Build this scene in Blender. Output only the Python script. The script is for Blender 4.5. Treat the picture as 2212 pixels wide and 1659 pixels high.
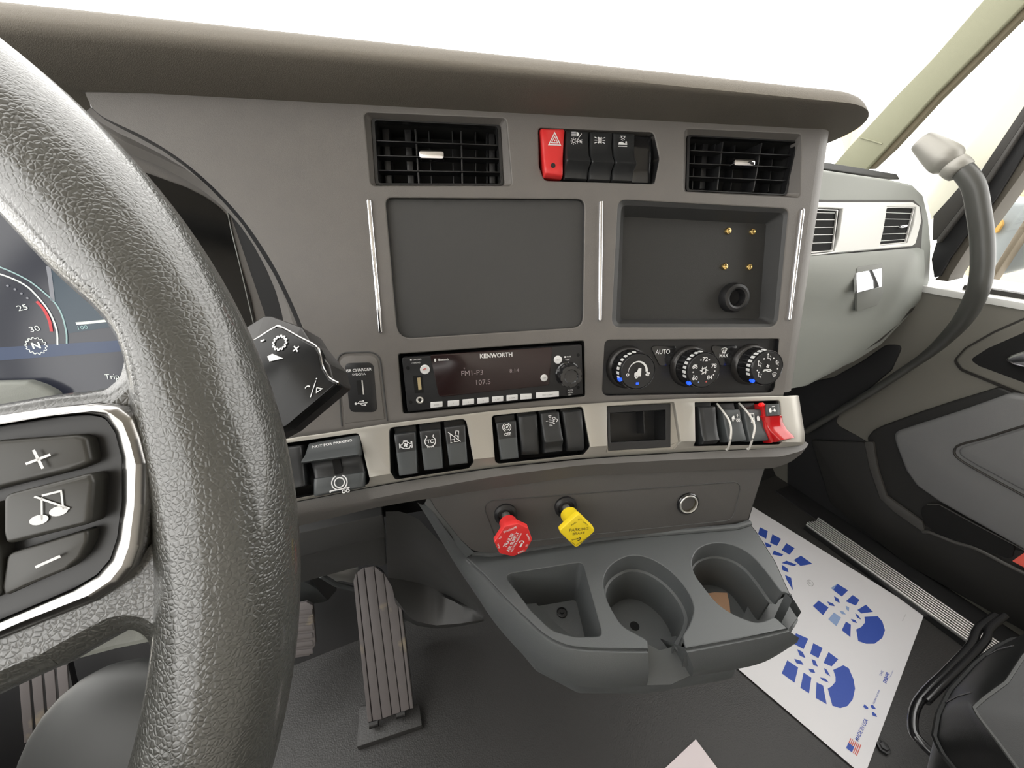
import bpy, bmesh, math, random
from mathutils import Vector as V, Matrix
import numpy as np
random.seed(3)
for o in list(bpy.data.objects): bpy.data.objects.remove(o)
SC = bpy.context.scene
COL = SC.collection
# ------------------------------------------------------------------ camera
CAM = V((0, 0, .9)); FPX = 830.0; CX, CY = 1106.0, 829.5
RX = V((.92779254, -.37074415, -.04183037)); RD = V((-.20854478, -.42235923, -.8821121)); RF = V((.30937045, .82714053, -.4691785))
def ray(px, py): return (RX*(px-CX) + RD*(py-CY) + RF*FPX).normalized()
cd = bpy.data.cameras.new('camera'); cam = bpy.data.objects.new('camera', cd); COL.objects.link(cam)
cd.sensor_fit = 'HORIZONTAL'; cd.sensor_width = 36.0; cd.lens = 36.0*FPX/2212.0; cd.clip_start = .005; cd.clip_end = 200
m = Matrix((( RX.x, -RD.x, -RF.x, CAM.x), (RX.y, -RD.y, -RF.y, CAM.y), (RX.z, -RD.z, -RF.z, CAM.z), (0, 0, 0, 1)))
cam.matrix_world = m; SC.camera = cam
# ------------------------------------------------------------------ world, exposure
SC.view_settings.view_transform = 'Standard'; SC.view_settings.look = 'None'; SC.view_settings.gamma = 1; SC.view_settings.use_curve_mapping = False
SC.view_settings.exposure = 0.0
wd = bpy.data.worlds.new('sky'); SC.world = wd; wd.use_nodes = True
bg = wd.node_tree.nodes['Background']; bg.inputs[0].default_value = (1.0, .985, .95, 1); bg.inputs[1].default_value = 4.5
# ------------------------------------------------------------------ materials
def mat(name, col, rough=.5, metal=0., bump=None, spec=.5, coat=0., emit=None, es=1., var=None, alpha=None, trans=0.):
    m = bpy.data.materials.new(name); m.use_nodes = True; nt = m.node_tree; b = nt.nodes['Principled BSDF']
    b.inputs['Base Color'].default_value = (*col, 1); b.inputs['Roughness'].default_value = rough; b.inputs['Metallic'].default_value = metal
    b.inputs['Specular IOR Level'].default_value = spec; b.inputs['Coat Weight'].default_value = coat; b.inputs['Coat Roughness'].default_value = .08
    b.inputs['Transmission Weight'].default_value = trans
    if emit: b.inputs['Emission Color'].default_value = (*emit, 1); b.inputs['Emission Strength'].default_value = es
    tc = nt.nodes.new('ShaderNodeTexCoord')
    if bump:
        kind, sc, st, dist = bump
        if kind == 'noise':
            t = nt.nodes.new('ShaderNodeTexNoise'); t.inputs['Scale'].default_value = sc; t.inputs['Detail'].default_value = 2; out = t.outputs['Fac']
        else:
            t = nt.nodes.new('ShaderNodeTexVoronoi'); t.feature = 'DISTANCE_TO_EDGE'; t.inputs['Scale'].default_value = sc
            w = nt.nodes.new('ShaderNodeTexNoise'); w.inputs['Scale'].default_value = sc*.5; w.inputs['Detail'].default_value = 1
            mx = nt.nodes.new('ShaderNodeMixRGB'); mx.blend_type = 'ADD'; mx.inputs[0].default_value = .0014
            nt.links.new(tc.outputs['Object'], w.inputs['Vector']); nt.links.new(tc.outputs['Object'], mx.inputs[1]); nt.links.new(w.outputs['Color'], mx.inputs[2])
            nt.links.new(mx.outputs[0], t.inputs['Vector'])
            mr = nt.nodes.new('ShaderNodeMapRange'); mr.inputs[1].default_value = 0; mr.inputs[2].default_value = .25; mr.interpolation_type = 'SMOOTHSTEP'
            nt.links.new(t.outputs['Distance'], mr.inputs[0]); out = mr.outputs[0]
        if kind == 'noise': nt.links.new(tc.outputs['Object'], t.inputs['Vector'])
        bp = nt.nodes.new('ShaderNodeBump'); bp.inputs['Strength'].default_value = st; bp.inputs['Distance'].default_value = dist
        nt.links.new(out, bp.inputs['Height']); nt.links.new(bp.outputs[0], b.inputs['Normal'])
    if var:
        c2, sc, lo, hi = var
        n = nt.nodes.new('ShaderNodeTexNoise'); n.inputs['Scale'].default_value = sc; n.inputs['Detail'].default_value = 5
        r = nt.nodes.new('ShaderNodeMapRange'); r.inputs[1].default_value = lo; r.inputs[2].default_value = hi
        x = nt.nodes.new('ShaderNodeMixRGB'); x.inputs[1].default_value = (*col, 1); x.inputs[2].default_value = (*c2, 1)
        nt.links.new(tc.outputs['Object'], n.inputs['Vector']); nt.links.new(n.outputs['Fac'], r.inputs[0]); nt.links.new(r.outputs[0], x.inputs[0]); nt.links.new(x.outputs[0], b.inputs['Base Color'])
    return m
M = {}
M['dash'] = mat('dash_grey', (.150, .140, .131), .48, bump=('noise', 1800, .3, .0005), var=((.160, .149, .138), 60, .3, .7))
M['pad'] = mat('pad_grey', (.165, .148, .122), .75, bump=('noise', 1500, .5, .0006))
M['console'] = mat('console_grey', (.072, .068, .066), .5, bump=('noise', 1800, .3, .0005))
M['lip'] = mat('lip_grey', (.100, .094, .088), .5, bump=('noise', 1800, .3, .0005))
M['dark'] = mat('dark_grey_plastic', (.05, .05, .05), .5, bump=('noise', 1800, .25, .0004))
M['tray'] = mat('tray_grey', (.075, .08, .082), .45, bump=('noise', 1500, .3, .0004))
M['cubby'] = mat('cubby_black', (.024, .024, .023), .5, bump=('noise', 1800, .3, .0005))
M['stalk'] = mat('stalk_black', (.008, .008, .008), .2, spec=.25)
M['column'] = mat('column_grey', (.028, .029, .028), .5)
M['black'] = mat('black_plastic', (.014, .014, .015), .38)
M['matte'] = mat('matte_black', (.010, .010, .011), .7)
M['void'] = mat('void_black', (.004, .004, .004), .9)
M['gloss'] = mat('gloss_black', (.012, .012, .013), .16, coat=.4)
M['key'] = mat('switch_black', (.02, .021, .022), .4)
M['keygrey'] = mat('key_grey', (.055, .06, .062), .45)
M['silver'] = mat('silver_paint', (.43, .41, .37), .42, metal=.55, bump=('noise', 2500, .15, .0003))
M['bracket'] = mat('bracket_silver', (.26, .25, .225), .45, metal=.4)
M['chrome'] = mat('chrome', (.85, .85, .88), .08, metal=1.)
M['steel'] = mat('brushed_steel', (.80, .79, .76), .42, metal=1.)
M['wheelkey'] = mat('wheel_button', (.034, .033, .029), .38)
M['satin'] = mat('satin_chrome', (.36, .35, .34), .2, metal=1.)
M['brass'] = mat('brass', (.85, .62, .25), .22, metal=1.)
M['leather'] = mat('wheel_leather', (.050, .050, .045), .30, bump=('leather', 620, .26, .0008), coat=.5, spec=.75)
M['skin'] = mat('seat_leather', (.008, .0085, .0085), .45, bump=('leather', 700, .12, .0003), spec=.3)
M['print'] = mat('white_print', (.76, .76, .76), .5)
M['pgrey'] = mat('grey_print', (.35, .35, .35), .5)
M['bprint'] = mat('black_print', (.06, .05, .02), .5)
M['red'] = mat('red_plastic', (.72, .035, .035), .35)
M['redclear'] = mat('red_clear_plastic', (.42, .008, .010), .15, coat=.5)
M['yellow'] = mat('yellow_plastic', (.88, .66, .02), .35)
M['orange'] = mat('coral_reflector', (.9, .13, .09), .4)
M['floor'] = mat('floor_vinyl', (.034, .033, .032), .46, bump=('noise', 420, .5, .0012))
M['pedal'] = mat('pedal_rubber', (.135, .122, .122), .6, var=((.26, .22, .16), 16, .58, .66))
M['paper'] = mat('paper_white', (.80, .79, .81), .6)
M['blue'] = mat('blue_ink', (.035, .085, .42), .5)
M['blueworn'] = mat('blue_ink_worn', (.30, .42, .68), .5)
M['fred'] = mat('flag_red', (.62, .12, .10), .5)
M['glove'] = mat('glovebox_grey', (.27, .282, .258), .5, bump=('noise', 1500, .3, .0004))
M['glovesilver'] = mat('glove_silver', (.74, .74, .72), .4, metal=.25)
M['pillar'] = mat('pillar_olive', (.25, .25, .17), .7, bump=('noise', 1200, .4, .0005))
M['cream'] = mat('cream_trim', (.62, .60, .50), .6)
M['door'] = mat('door_grey', (.145, .138, .118), .6, bump=('noise', 900, .3, .0004))
M['doorpad'] = mat('door_pad_grey', (.155, .155, .155), .6, bump=('noise', 900, .4, .0005))
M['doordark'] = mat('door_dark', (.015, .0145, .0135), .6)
M['doormid'] = mat('door_trim_strip', (.06, .057, .053), .45)
M['seal'] = mat('rubber_seal', (.03, .027, .024), .5)
M['tube'] = mat('handle_rubber', (.055, .055, .05), .38)
M['cardboard'] = mat('brown_paper', (.42, .25, .15), .7)
M['hvacblue'] = mat('blue_led', (.0, .05, .8), .4, emit=(.02, .1, 1.), es=1.2)
M['redlight'] = mat('red_led', (.8, .0, .0), .4, emit=(1., .02, .02), es=.6)
M['amber'] = mat('amber_lens', (.75, .45, .12), .4)
M['mirror'] = mat('outside_mirror_shell', (.30, .33, .34), .35)
M['sand'] = mat('outside_tan', (.62, .47, .28), .8)
M['lcdtext'] = mat('lcd_text', (.30, .25, .26), .5)
M['display'] = mat('radio_display', (.022, .010, .010), .18, coat=.1)
M['screen'] = mat('cluster_screen', (.028, .03, .038), .18, emit=(.045, .05, .075), es=.35)
M['bluepanel'] = mat('cluster_blue', (.02, .03, .05), .25, emit=(.04, .085, .11), es=.45)
M['blueband'] = mat('cluster_band', (.02, .03, .06), .25, emit=(.04, .07, .15), es=.6)
M['glow'] = mat('screen_white', (.6, .62, .6), .5, emit=(.75, .82, .75), es=.55)
M['glowteal'] = mat('screen_teal', (.3, .4, .4), .5, emit=(.25, .45, .45), es=.5)
M['glowgrey'] = mat('screen_grey', (.2, .2, .22), .5, emit=(.22, .24, .28), es=.5)
M['glowred'] = mat('screen_red', (.5, .05, .06), .5, emit=(.55, .05, .06), es=.5)
M['roof'] = mat('headliner', (.74, .70, .64), .9)
M['glass_dark'] = mat('dark_glass', (.006, .006, .006), .15, spec=.25)
M['glass'] = mat('clear_acrylic', (.8, .8, .8), .05, trans=.0)
M['usbgold'] = mat('usb_contacts', (.6, .5, .3), .3, metal=1.)

# ------------------------------------------------------------------ mesh helpers
def sharpen(me, ang):
    bm = bmesh.new(); bm.from_mesh(me)
    bmesh.ops.recalc_face_normals(bm, faces=bm.faces)
    for f in bm.faces: f.smooth = True
    for e in bm.edges:
        if len(e.link_faces) == 2: e.smooth = e.calc_face_angle(0) < ang
    bm.to_mesh(me); bm.free()
def wloc(o):
    p = V((0, 0, 0))
    while o is not None: p = p + o.location; o = o.parent
    return p
def link(name, me, m, parent=None, label=None, cat=None, group=None, kind=None, ang=35):
    """me holds WORLD coordinates; the object's origin is put on its parent's, or at its own bottom centre."""
    if ang is not None: sharpen(me, math.radians(ang))
    if isinstance(m, str): m = M[m]
    if m and len(me.materials) == 0: me.materials.append(m)
    o = bpy.data.objects.new(name, me); COL.objects.link(o)
    if parent is None:
        c = [v.co for v in me.vertices]
        org = V(((min(p.x for p in c)+max(p.x for p in c))/2, (min(p.y for p in c)+max(p.y for p in c))/2, min(p.z for p in c)))
        o.location = org
    else:
        o.parent = parent; org = wloc(parent)
    me.transform(Matrix.Translation(-org))
    for k, v in (('label', label), ('category', cat), ('group', group), ('kind', kind)):
        if v: o[k] = v
    return o
def empty(name, loc, label=None, cat=None, group=None, kind=None):
    o = bpy.data.objects.new(name, None); COL.objects.link(o); o.location = loc; o.empty_display_size = .01
    for k, v in (('label', label), ('category', cat), ('group', group), ('kind', kind)):
        if v: o[k] = v
    return o
def mesh(vs, fs):
    me = bpy.data.meshes.new('m'); me.from_pydata([tuple(v) for v in vs], [], fs); me.validate(); return me
def bev(me, w, ang=30, seg=2):
    bm = bmesh.new(); bm.from_mesh(me); bmesh.ops.remove_doubles(bm, verts=bm.verts, dist=1e-6)
    es = [e for e in bm.edges if len(e.link_faces) == 2 and e.calc_face_angle(0) > math.radians(ang)]
    bmesh.ops.bevel(bm, geom=es, offset=w, segments=seg, profile=.5, affect='EDGES', clamp_overlap=True)
    bm.to_mesh(me); bm.free(); return me
def join(*ms):
    bm = bmesh.new()
    for me in ms: bm.from_mesh(me)
    r = bpy.data.meshes.new('m'); bm.to_mesh(r); bm.free(); return r
class Fr:
    def __init__(s, o, ex, ey): s.o = V(o); s.ex = V(ex).normalized(); s.ey = V(ey); s.ey = (s.ey - s.ex*s.ey.dot(s.ex)).normalized(); s.ez = s.ex.cross(s.ey)
    def P(s, u, v, w=0): return s.o + s.ex*u + s.ey*v + s.ez*w
    def hit(s, px, py, w=0):
        r = ray(px, py); t = ((s.o + s.ez*w - CAM).dot(s.ez))/r.dot(s.ez); return CAM + r*t
    def uv(s, px, py, w=0): p = s.hit(px, py, w) - s.o; return (p.dot(s.ex), p.dot(s.ey))
    def uvs(s, pts, w=0): return [s.uv(a, b, w) for a, b in pts]
    def mat(s): return Matrix(((s.ex.x, s.ey.x, s.ez.x, s.o.x), (s.ex.y, s.ey.y, s.ez.y, s.o.y), (s.ex.z, s.ey.z, s.ez.z, s.o.z), (0, 0, 0, 1)))
def rpoly(pts, r, seg=5):
    """rounded polygon; r a number or one per corner"""
    n = len(pts); out = []
    for i in range(n):
        p0, p1, p2 = V(pts[i-1]), V(pts[i]), V(pts[(i+1) % n]); ri = r[i] if isinstance(r, (list, tuple)) else r
        a = p0-p1; b = p2-p1
        if ri <= 0 or a.length < 1e-9 or b.length < 1e-9: out.append(tuple(p1)); continue
        an = a.angle(b, math.pi)
        if an > math.radians(176): out.append(tuple(p1)); continue
        d = min(ri/math.tan(an/2), a.length*.49, b.length*.49); A = p1 + a.normalized()*d; B = p1 + b.normalized()*d
        for k in range(seg+1):
            t = k/seg; out.append(tuple(A*(1-t)**2 + p1*2*t*(1-t) + B*t*t))
    return out
def rrect(u0, v0, u1, v1, r, seg=5): return rpoly([(u0, v0), (u1, v0), (u1, v1), (u0, v1)], r, seg)
def smooth(pts, n=6, closed=False):
    """Catmull-Rom through the points"""
    P = [V(p) for p in pts]; N = len(P); out = []
    rng = range(N if closed else N-1)
    for i in rng:
        if closed: a, b, c, d = P[(i-1) % N], P[i], P[(i+1) % N], P[(i+2) % N]
        else: a, b, c, d = P[max(i-1, 0)], P[i], P[i+1], P[min(i+2, N-1)]
        for k in range(n):
            t = k/n; out.append(.5*((2*b) + (c-a)*t + (2*a-5*b+4*c-d)*t*t + (3*b-a-3*c+d)*t**3))
    if not closed: out.append(P[-1])
    return out
def prism(fr, poly, w0, w1, bevel=0, seg=2, taper=0):
    n = len(poly); c = V((sum(p[0] for p in poly)/n, sum(p[1] for p in poly)/n))
    top = [tuple(c + (V(p)-c)*(1-taper)) for p in poly] if taper else poly
    vs = [fr.P(p[0], p[1], w0) for p in poly] + [fr.P(p[0], p[1], w1) for p in top]
    fs = [list(range(n))[::-1], list(range(n, 2*n))] + [[i, (i+1) % n, n+(i+1) % n, n+i] for i in range(n)]
    me = mesh(vs, fs)
    if bevel:
        bm = bmesh.new(); bm.from_mesh(me); bm.faces.ensure_lookup_table(); es = list(bm.faces[1].edges)
        bmesh.ops.bevel(bm, geom=es, offset=bevel, segments=seg, profile=.5, affect='EDGES', clamp_overlap=True)
        bm.to_mesh(me); bm.free()
    return me
def box(fr, u0, u1, v0, v1, w0, w1, bevel=0): return prism(fr, [(u0, v0), (u1, v0), (u1, v1), (u0, v1)], w0, w1, bevel)
def plate(fr, outer, holes, w0, w1, bevel=0, cuts=(), deform=None):
    """flat plate with holes; cuts: (point, normal) 2-D lines the mesh is split along; deform(u,v,w)->(u,v,w)"""
    cu = bpy.data.curves.new('c', 'CURVE'); cu.dimensions = '2D'; cu.fill_mode = 'BOTH'
    cu.extrude = max((w1-w0)/2 - bevel, 0); cu.bevel_depth = bevel; cu.bevel_resolution = 1; cu.offset = -bevel
    for pl in [outer]+list(holes):
        sp = cu.splines.new('POLY'); sp.points.add(len(pl)-1)
        for i, p in enumerate(pl): sp.points[i].co = (p[0], p[1], 0, 1)
        sp.use_cyclic_u = True
    ob = bpy.data.objects.new('c', cu); me = bpy.data.meshes.new_from_object(ob); bpy.data.objects.remove(ob)
    me.materials.clear()
    me.transform(Matrix.Translation((0, 0, (w0+w1)/2)))
    if cuts or deform:
        bm = bmesh.new(); bm.from_mesh(me); bmesh.ops.remove_doubles(bm, verts=bm.verts, dist=1e-6)
        for (p, nrm) in cuts:
            bmesh.ops.bisect_plane(bm, geom=list(bm.verts)+list(bm.edges)+list(bm.faces), plane_co=(p[0], p[1], 0), plane_no=(nrm[0], nrm[1], 0), dist=1e-7)
        if deform:
            for v in bm.verts: v.co = deform(*v.co)
        bm.to_mesh(me); bm.free()
    me.transform(fr.mat()); return me
def wall(fr, poly, w0, w1, closed=True, floor=False, poly2=None):
    n = len(poly); q = poly2 or poly
    vs = [fr.P(p[0], p[1], w1) for p in poly] + [fr.P(p[0], p[1], w0) for p in q]
    fs = [[i, (i+1) % n, n+(i+1) % n, n+i] for i in range(n if closed else n-1)]
    if floor: fs.append(list(range(n, 2*n)))
    return mesh(vs, fs)
def grid(lines, closed_u=False):
    n = len(lines[0]); vs = [p for l in lines for p in l]; fs = []
    for j in range(len(lines)-1):
        for i in range(n if closed_u else n-1):
            k = (i+1) % n; fs.append([j*n+i, j*n+k, (j+1)*n+k, (j+1)*n+i])
    return mesh(vs, fs)
def resample(pts, n):
    P = [V(p) for p in pts]; L = [0]
    for i in range(1, len(P)): L.append(L[-1]+(P[i]-P[i-1]).length)
    out = []
    for k in range(n):
        s = L[-1]*k/(n-1); i = 1
        while i < len(P)-1 and L[i] < s: i += 1
        d = L[i]-L[i-1]; out.append(P[i-1].lerp(P[i], (s-L[i-1])/d if d > 1e-12 else 0))
    return out
def tube(pts, r, seg=16, cap=True, flat=None, up=V((0, 0, 1))):
    P = [V(p) for p in pts]; rings = []; n = len(P)
    for i in range(n):
        t = (P[min(i+1, n-1)]-P[max(i-1, 0)]).normalized(); a = t.cross(up)
        if a.length < 1e-4: a = t.cross(V((1, 0, 0)))
        a.normalize(); b = t.cross(a); rr = r[i] if isinstance(r, (list, tuple)) else r; f = flat or 1
        rings.append([P[i] + a*math.cos(2*math.pi*k/seg)*rr + b*math.sin(2*math.pi*k/seg)*rr*f for k in range(seg)])
    me_v = [p for R_ in rings for p in R_]; fs = []
    for j in range(n-1):
        for i in range(seg):
            k = (i+1) % seg; fs.append([j*seg+i, j*seg+k, (j+1)*seg+k, (j+1)*seg+i])
    if cap: fs += [list(range(seg)), list(range((n-1)*seg, n*seg))]
    return mesh(me_v, fs)
def lathe(fr, u, v, prof, seg=32, cap0=False, cap1=False, su=1.):
    """prof: (radius, w)"""
    rings = [[fr.P(u+math.cos(2*math.pi*k/seg)*r*su, v+math.sin(2*math.pi*k/seg)*r, w) for k in range(seg)] for r, w in prof]
    vs = [p for R_ in rings for p in R_]; fs = []
    for j in range(len(prof)-1):
        for i in range(seg):
            k = (i+1) % seg; fs.append([j*seg+i, j*seg+k, (j+1)*seg+k, (j+1)*seg+i])
    if cap0: fs.append(list(range(seg)))
    if cap1: fs.append(list(range((len(prof)-1)*seg, len(prof)*seg)))
    return mesh(vs, fs)
_txt = {}
def glyphs(s, bold=0):
    key = (s, bold)
    if key not in _txt:
        cu = bpy.data.curves.new('t', 'FONT'); cu.body = s; cu.align_x = 'CENTER'; cu.align_y = 'CENTER'; cu.size = 1; cu.offset = bold; cu.resolution_u = 3
        ob = bpy.data.objects.new('t', cu); me = bpy.data.meshes.new_from_object(ob); bpy.data.objects.remove(ob)
        me.materials.clear(); _txt[key] = me
    return _txt[key].copy()
class Ic:
    """flat print (lettering, symbols) lying on a frame: centre u,v; size s; angle in degrees"""
    def __init__(s, fr, u, v, size, ang=0, w=.0004, asp=1.): s.fr, s.u, s.v, s.s, s.a, s.w, s.asp = fr, u, v, size, math.radians(ang), w, asp; s.ms = []
    def T(s, x, y):
        x *= s.s*s.asp; y *= s.s; c, n = math.cos(s.a), math.sin(s.a); return s.fr.P(s.u + x*c - y*n, s.v + x*n + y*c, s.w)
    def f(s, pts): s.ms.append(mesh([s.T(*p) for p in pts], [list(range(len(pts)))])); return s
    def l(s, pts, wd=.1, closed=False):
        n = len(pts); P = [V(p) for p in pts]; L, R = [], []
        for i in range(n):
            a = P[i-1] if (i or closed) else P[i]; b = P[(i+1) % n] if (i < n-1 or closed) else P[i]
            d1 = (P[i]-a); d2 = (b-P[i]); d = (d1.normalized() if d1.length else V((0, 0))) + (d2.normalized() if d2.length else V((0, 0)))
            if d.length < 1e-6: d = d1 if d1.length else V((1, 0))
            d.normalize(); nn = V((-d.y, d.x)); k = 1.
            if d1.length and d2.length: k = 1/max(.5, abs(nn.dot(V((-d1.y, d1.x)).normalized())))
            L.append(P[i]+nn*wd/2*k); R.append(P[i]-nn*wd/2*k)
        vs = [s.T(*p) for p in L] + [s.T(*p) for p in R]
        s.ms.append(mesh(vs, [[i, (i+1) % n, n+(i+1) % n, n+i] for i in range(n if closed else n-1)])); return s
    def arc(s, cx, cy, r, a0, a1, wd=.1, n=20, ry=None):
        return s.l([(cx+r*math.cos(math.radians(a0+(a1-a0)*k/n)), cy+(ry or r)*math.sin(math.radians(a0+(a1-a0)*k/n))) for k in range(n+1)], wd)
    def c(s, cx, cy, r, wd=.1): return s.l([(cx+r*math.cos(k*math.pi/12), cy+r*math.sin(k*math.pi/12)) for k in range(24)], wd, True)
    def d(s, cx, cy, r): return s.f([(cx+r*math.cos(k*math.pi/8), cy+r*math.sin(k*math.pi/8)) for k in range(16)])
    def t(s, txt, x=0, y=0, size=1, ang=0, bold=.01, stretch=1.):
        me = glyphs(txt, bold); a = math.radians(ang); c, n = math.cos(a), math.sin(a)
        for v in me.vertices:
            X, Y = v.co.x*size*stretch, v.co.y*size; v.co = s.T(x + X*c - Y*n, y + X*n + Y*c)
        s.ms.append(me); return s
    def gear(s, cx, cy, r, nt=14, wd=.1, d=.14):
        pts = []
        for k in range(nt*4):
            a = 2*math.pi*(k+.5)/(nt*4); rr = r + (d if (k % 4) in (0, 1) else 0); pts.append((cx+rr*math.cos(a), cy+rr*math.sin(a)))
        return s.l(pts, wd, True)
    def fan(s, cx, cy, r):
        for k in range(4):
            a = k*math.pi/2+.4; s.d(cx+r*.55*math.cos(a), cy+r*.55*math.sin(a), r*.38)
        return s
    def done(s, parent, name='symbol', m='print'): return link(name, join(*s.ms), m, parent, ang=None)
# ------------------------------------------------------------------ frames
H_ = V((.96940239, -.23845009, -.05831425)); U_ = V((.11557216, .23375642, .96540199))
dd = RX*(1060-CX) + RD*(800-CY) + RF*FPX
F = Fr(CAM + dd*(.40/FPX), H_, U_)                                   # centre fascia
hS = F.ex; tl = math.radians(20)
S = Fr(F.P(0, -.042, .006), hS, F.ey*math.cos(tl) - F.ez*math.sin(tl))   # silver switch strip, leaning out at the bottom
hH = V((F.ex.x, F.ex.y, 0)).normalized()
ZT = .52
T = Fr((0, 0, ZT), (1, 0, 0), (0, 1, 0))                              # tray plane, horizontal
Lo = T.hit(1613, 1128); L = Fr(Lo, F.ex, F.ey)                                              # lower console face, parallel to the fascia
FL = Fr((0, 0, 0), (1, 0, 0), (0, 1, 0))                              # floor
D = Fr((1.14, 0, 0), (0, -1, 0), (0, 0, 1))                           # passenger door inner face (ez = -x)
G = Fr((0, .45, .9), (1, 0, 0), (0, 0, 1))                            # passenger dash face
CL = Fr(F.hit(300, 620, 0) + V((0, .05, 0)), (1, 0, 0), (0, .27, .96))  # instrument cluster screen
# ================================================================== SETTING
def sbox(name, x0, x1, y0, y1, z0, z1, m, kind='structure'):
    return link(name, box(FL, x0, x1, y0, y1, z0, z1), m, kind=kind)
sbox('floor', -.95, 1.16, -1.35, 1.15, -.04, 0, 'floor')
sbox('ceiling', -.95, 1.22, -1.35, .25, 1.72, 1.76, 'roof')
sbox('wall_left', -.95, -.90, -1.35, .60, -.04, .78, 'doordark')
sbox('wall_back', -.95, 1.22, -1.39, -1.35, -.04, 1.76, 'roof')
link('wall_front', join(grid([[V((-.95, .60, 0)), V((1.16, .60, 0))], [V((-.95, .98, .42)), V((1.16, .98, .42))], [V((-.95, 1.0, .95)), V((1.16, 1.0, .95))]]), box(FL, -.95, 1.16, 1.01, 1.05, 0, .95)), 'matte', kind='structure')
sbox('ground', -40, 40, -40, 40, -1.25, -1.2, mat('yard_concrete', (.5, .48, .44), .9))
# thin clear panes
def pane_mat():
    m = bpy.data.materials.new('window_glass'); m.use_nodes = True; nt = m.node_tree; nt.nodes.clear()
    o = nt.nodes.new('ShaderNodeOutputMaterial'); x = nt.nodes.new('ShaderNodeMixShader'); x.inputs[0].default_value = .05
    t = nt.nodes.new('ShaderNodeBsdfTransparent'); g = nt.nodes.new('ShaderNodeBsdfGlossy'); g.inputs['Roughness'].default_value = .02
    nt.links.new(t.outputs[0], x.inputs[1]); nt.links.new(g.outputs[0], x.inputs[2]); nt.links.new(x.outputs[0], o.inputs[0]); return m
M['pane'] = pane_mat()
wsh = Fr((.1, 1.02, .98), (1, 0, 0), (0, -.62, .78))
link('window_front', prism(wsh, [(-1.0, 0), (1.02, 0), (.98, 1.0), (-.98, 1.0)], -.004, 0), 'pane', kind='structure')

# ================================================================== DASHBOARD (one thing, fixed parts)
dash = empty('dashboard', F.P(0, -.25, -.05), 'dark grey truck dashboard with padded top, chrome strips and silver switch strip', 'dashboard')
def q(pts, w=0, r=0, fr=None, seg=5): 
    u = (fr or F).uvs(pts, w); return rpoly(u, r, seg) if r else u
# --- padded top
prof = [(0, .2370), (.016, .2380), (.032, .2398), (.044, .2418), (.0475, .2428), (.0488, .2445), (.0482, .2470), (.0460, .2515), (.0430, .2555), (.0385, .2590), (.033, .2615), (.026, .2634), (.010, .265), (-.028, .267)]
path = [(-.55+.05*k, 0, 0, 1) for k in range(18)]
path = [(x, w, nx, nw) for x, w, nx, nw in path if x < .31]
for k in range(13):
    a = math.pi/2*(1-k/12); path.append((.315+.03*math.cos(a), -.03+.03*math.sin(a), math.cos(a), math.sin(a)))
path += [(.345, -.03-.06*k, 1, 0) for k in range(1, 9)]
lines = []
for x, w, nx, nw in path:
    ln = []
    for d, y in prof:
        f = min(max((y-.237)/.008, 0), 1); xx = min(x, .32)
        yy = y + (-.01*(1-f) - .038*f)*(xx-.1)
        ln.append(F.P(x+nx*d, yy, w+nw*d))
    lines.append(ln)
pt = grid(lines)
top = [l[-1] for l in lines]
pt = join(pt, mesh(top + [F.P(-.55, .285, -.51)], [list(range(len(top)+1))]))
link('padded_top', pt, 'pad', dash, ang=50)
# --- fascia panel with its openings
arc = [(186, 197), (195, 218), (206, 235), (225, 250), (262, 268), (300, 286), (352, 315), (400, 348), (447, 387), (490, 430), (530, 476), (568, 530), (600, 583), (628, 640), (650, 690), (666, 735), (676, 790), (672, 840), (650, 885), (610, 920), (560, 945)]
leftc = F.uvs(arc); 
ftop = .2372
outer = [(leftc[0][0]-.004, ftop+.003)] + [tuple(p) for p in smooth(leftc, 3)] + [(-.235, -.066)]
outer += F.uvs([(700, 938), (836, 917), (1061, 890), (1250, 875), (1486, 861)]) + [(.345, -.047), (.345, ftop)]
ventL = q([(787, 243), (1093, 256), (1106, 401), (801, 401)], 0, .004)
ventR = q([(1480, 278), (1731, 290), (1728, 427), (1477, 413)], 0, .004)
bayT = q([(1163, 276), (1412, 286), (1425, 343), (1414, 397), (1176, 390), (1165, 360)], 0, [.003, .006, .01, .003, .006, .004])
scr = q([(832, 427), (1263, 430), (1259, 707), (859, 732)], 0, [.006, .008, .012, .014])
cub = q([(1336, 431), (1704, 451), (1680, 707), (1322, 707)], 0, [.008, .008, .012, .01])
rad = q([(860, 765), (1262, 736), (1264, 856), (871, 894)], 0, .0025)
hva = q([(1307, 735), (1684, 732), (1673, 848), (1301, 855)], 0, [.006, .003, .008, .008])
fme = plate(F, outer, [ventL, ventR, bayT, scr, cub, rad, hva], -.014, 0, .0012)
cor = []
vs_ = [ftop+.01-.290*k/10 for k in range(11)]
for a in list(np.linspace(0, math.pi/2, 9)): cor.append([F.P(.345+.025*math.sin(a), v, -.025+.025*math.cos(a)-.0001) for v in vs_])
cor.append([F.P(.368, v, -.25) for v in vs_])
link('centre_fascia', join(fme, grid(cor)), 'dash', dash, ang=40)
# screen blank panel, sunk a little
link('screen_blank', join(wall(F, scr, -.006, -.001), prism(F, scr, -.010, -.0055)), 'dark', dash)
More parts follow.
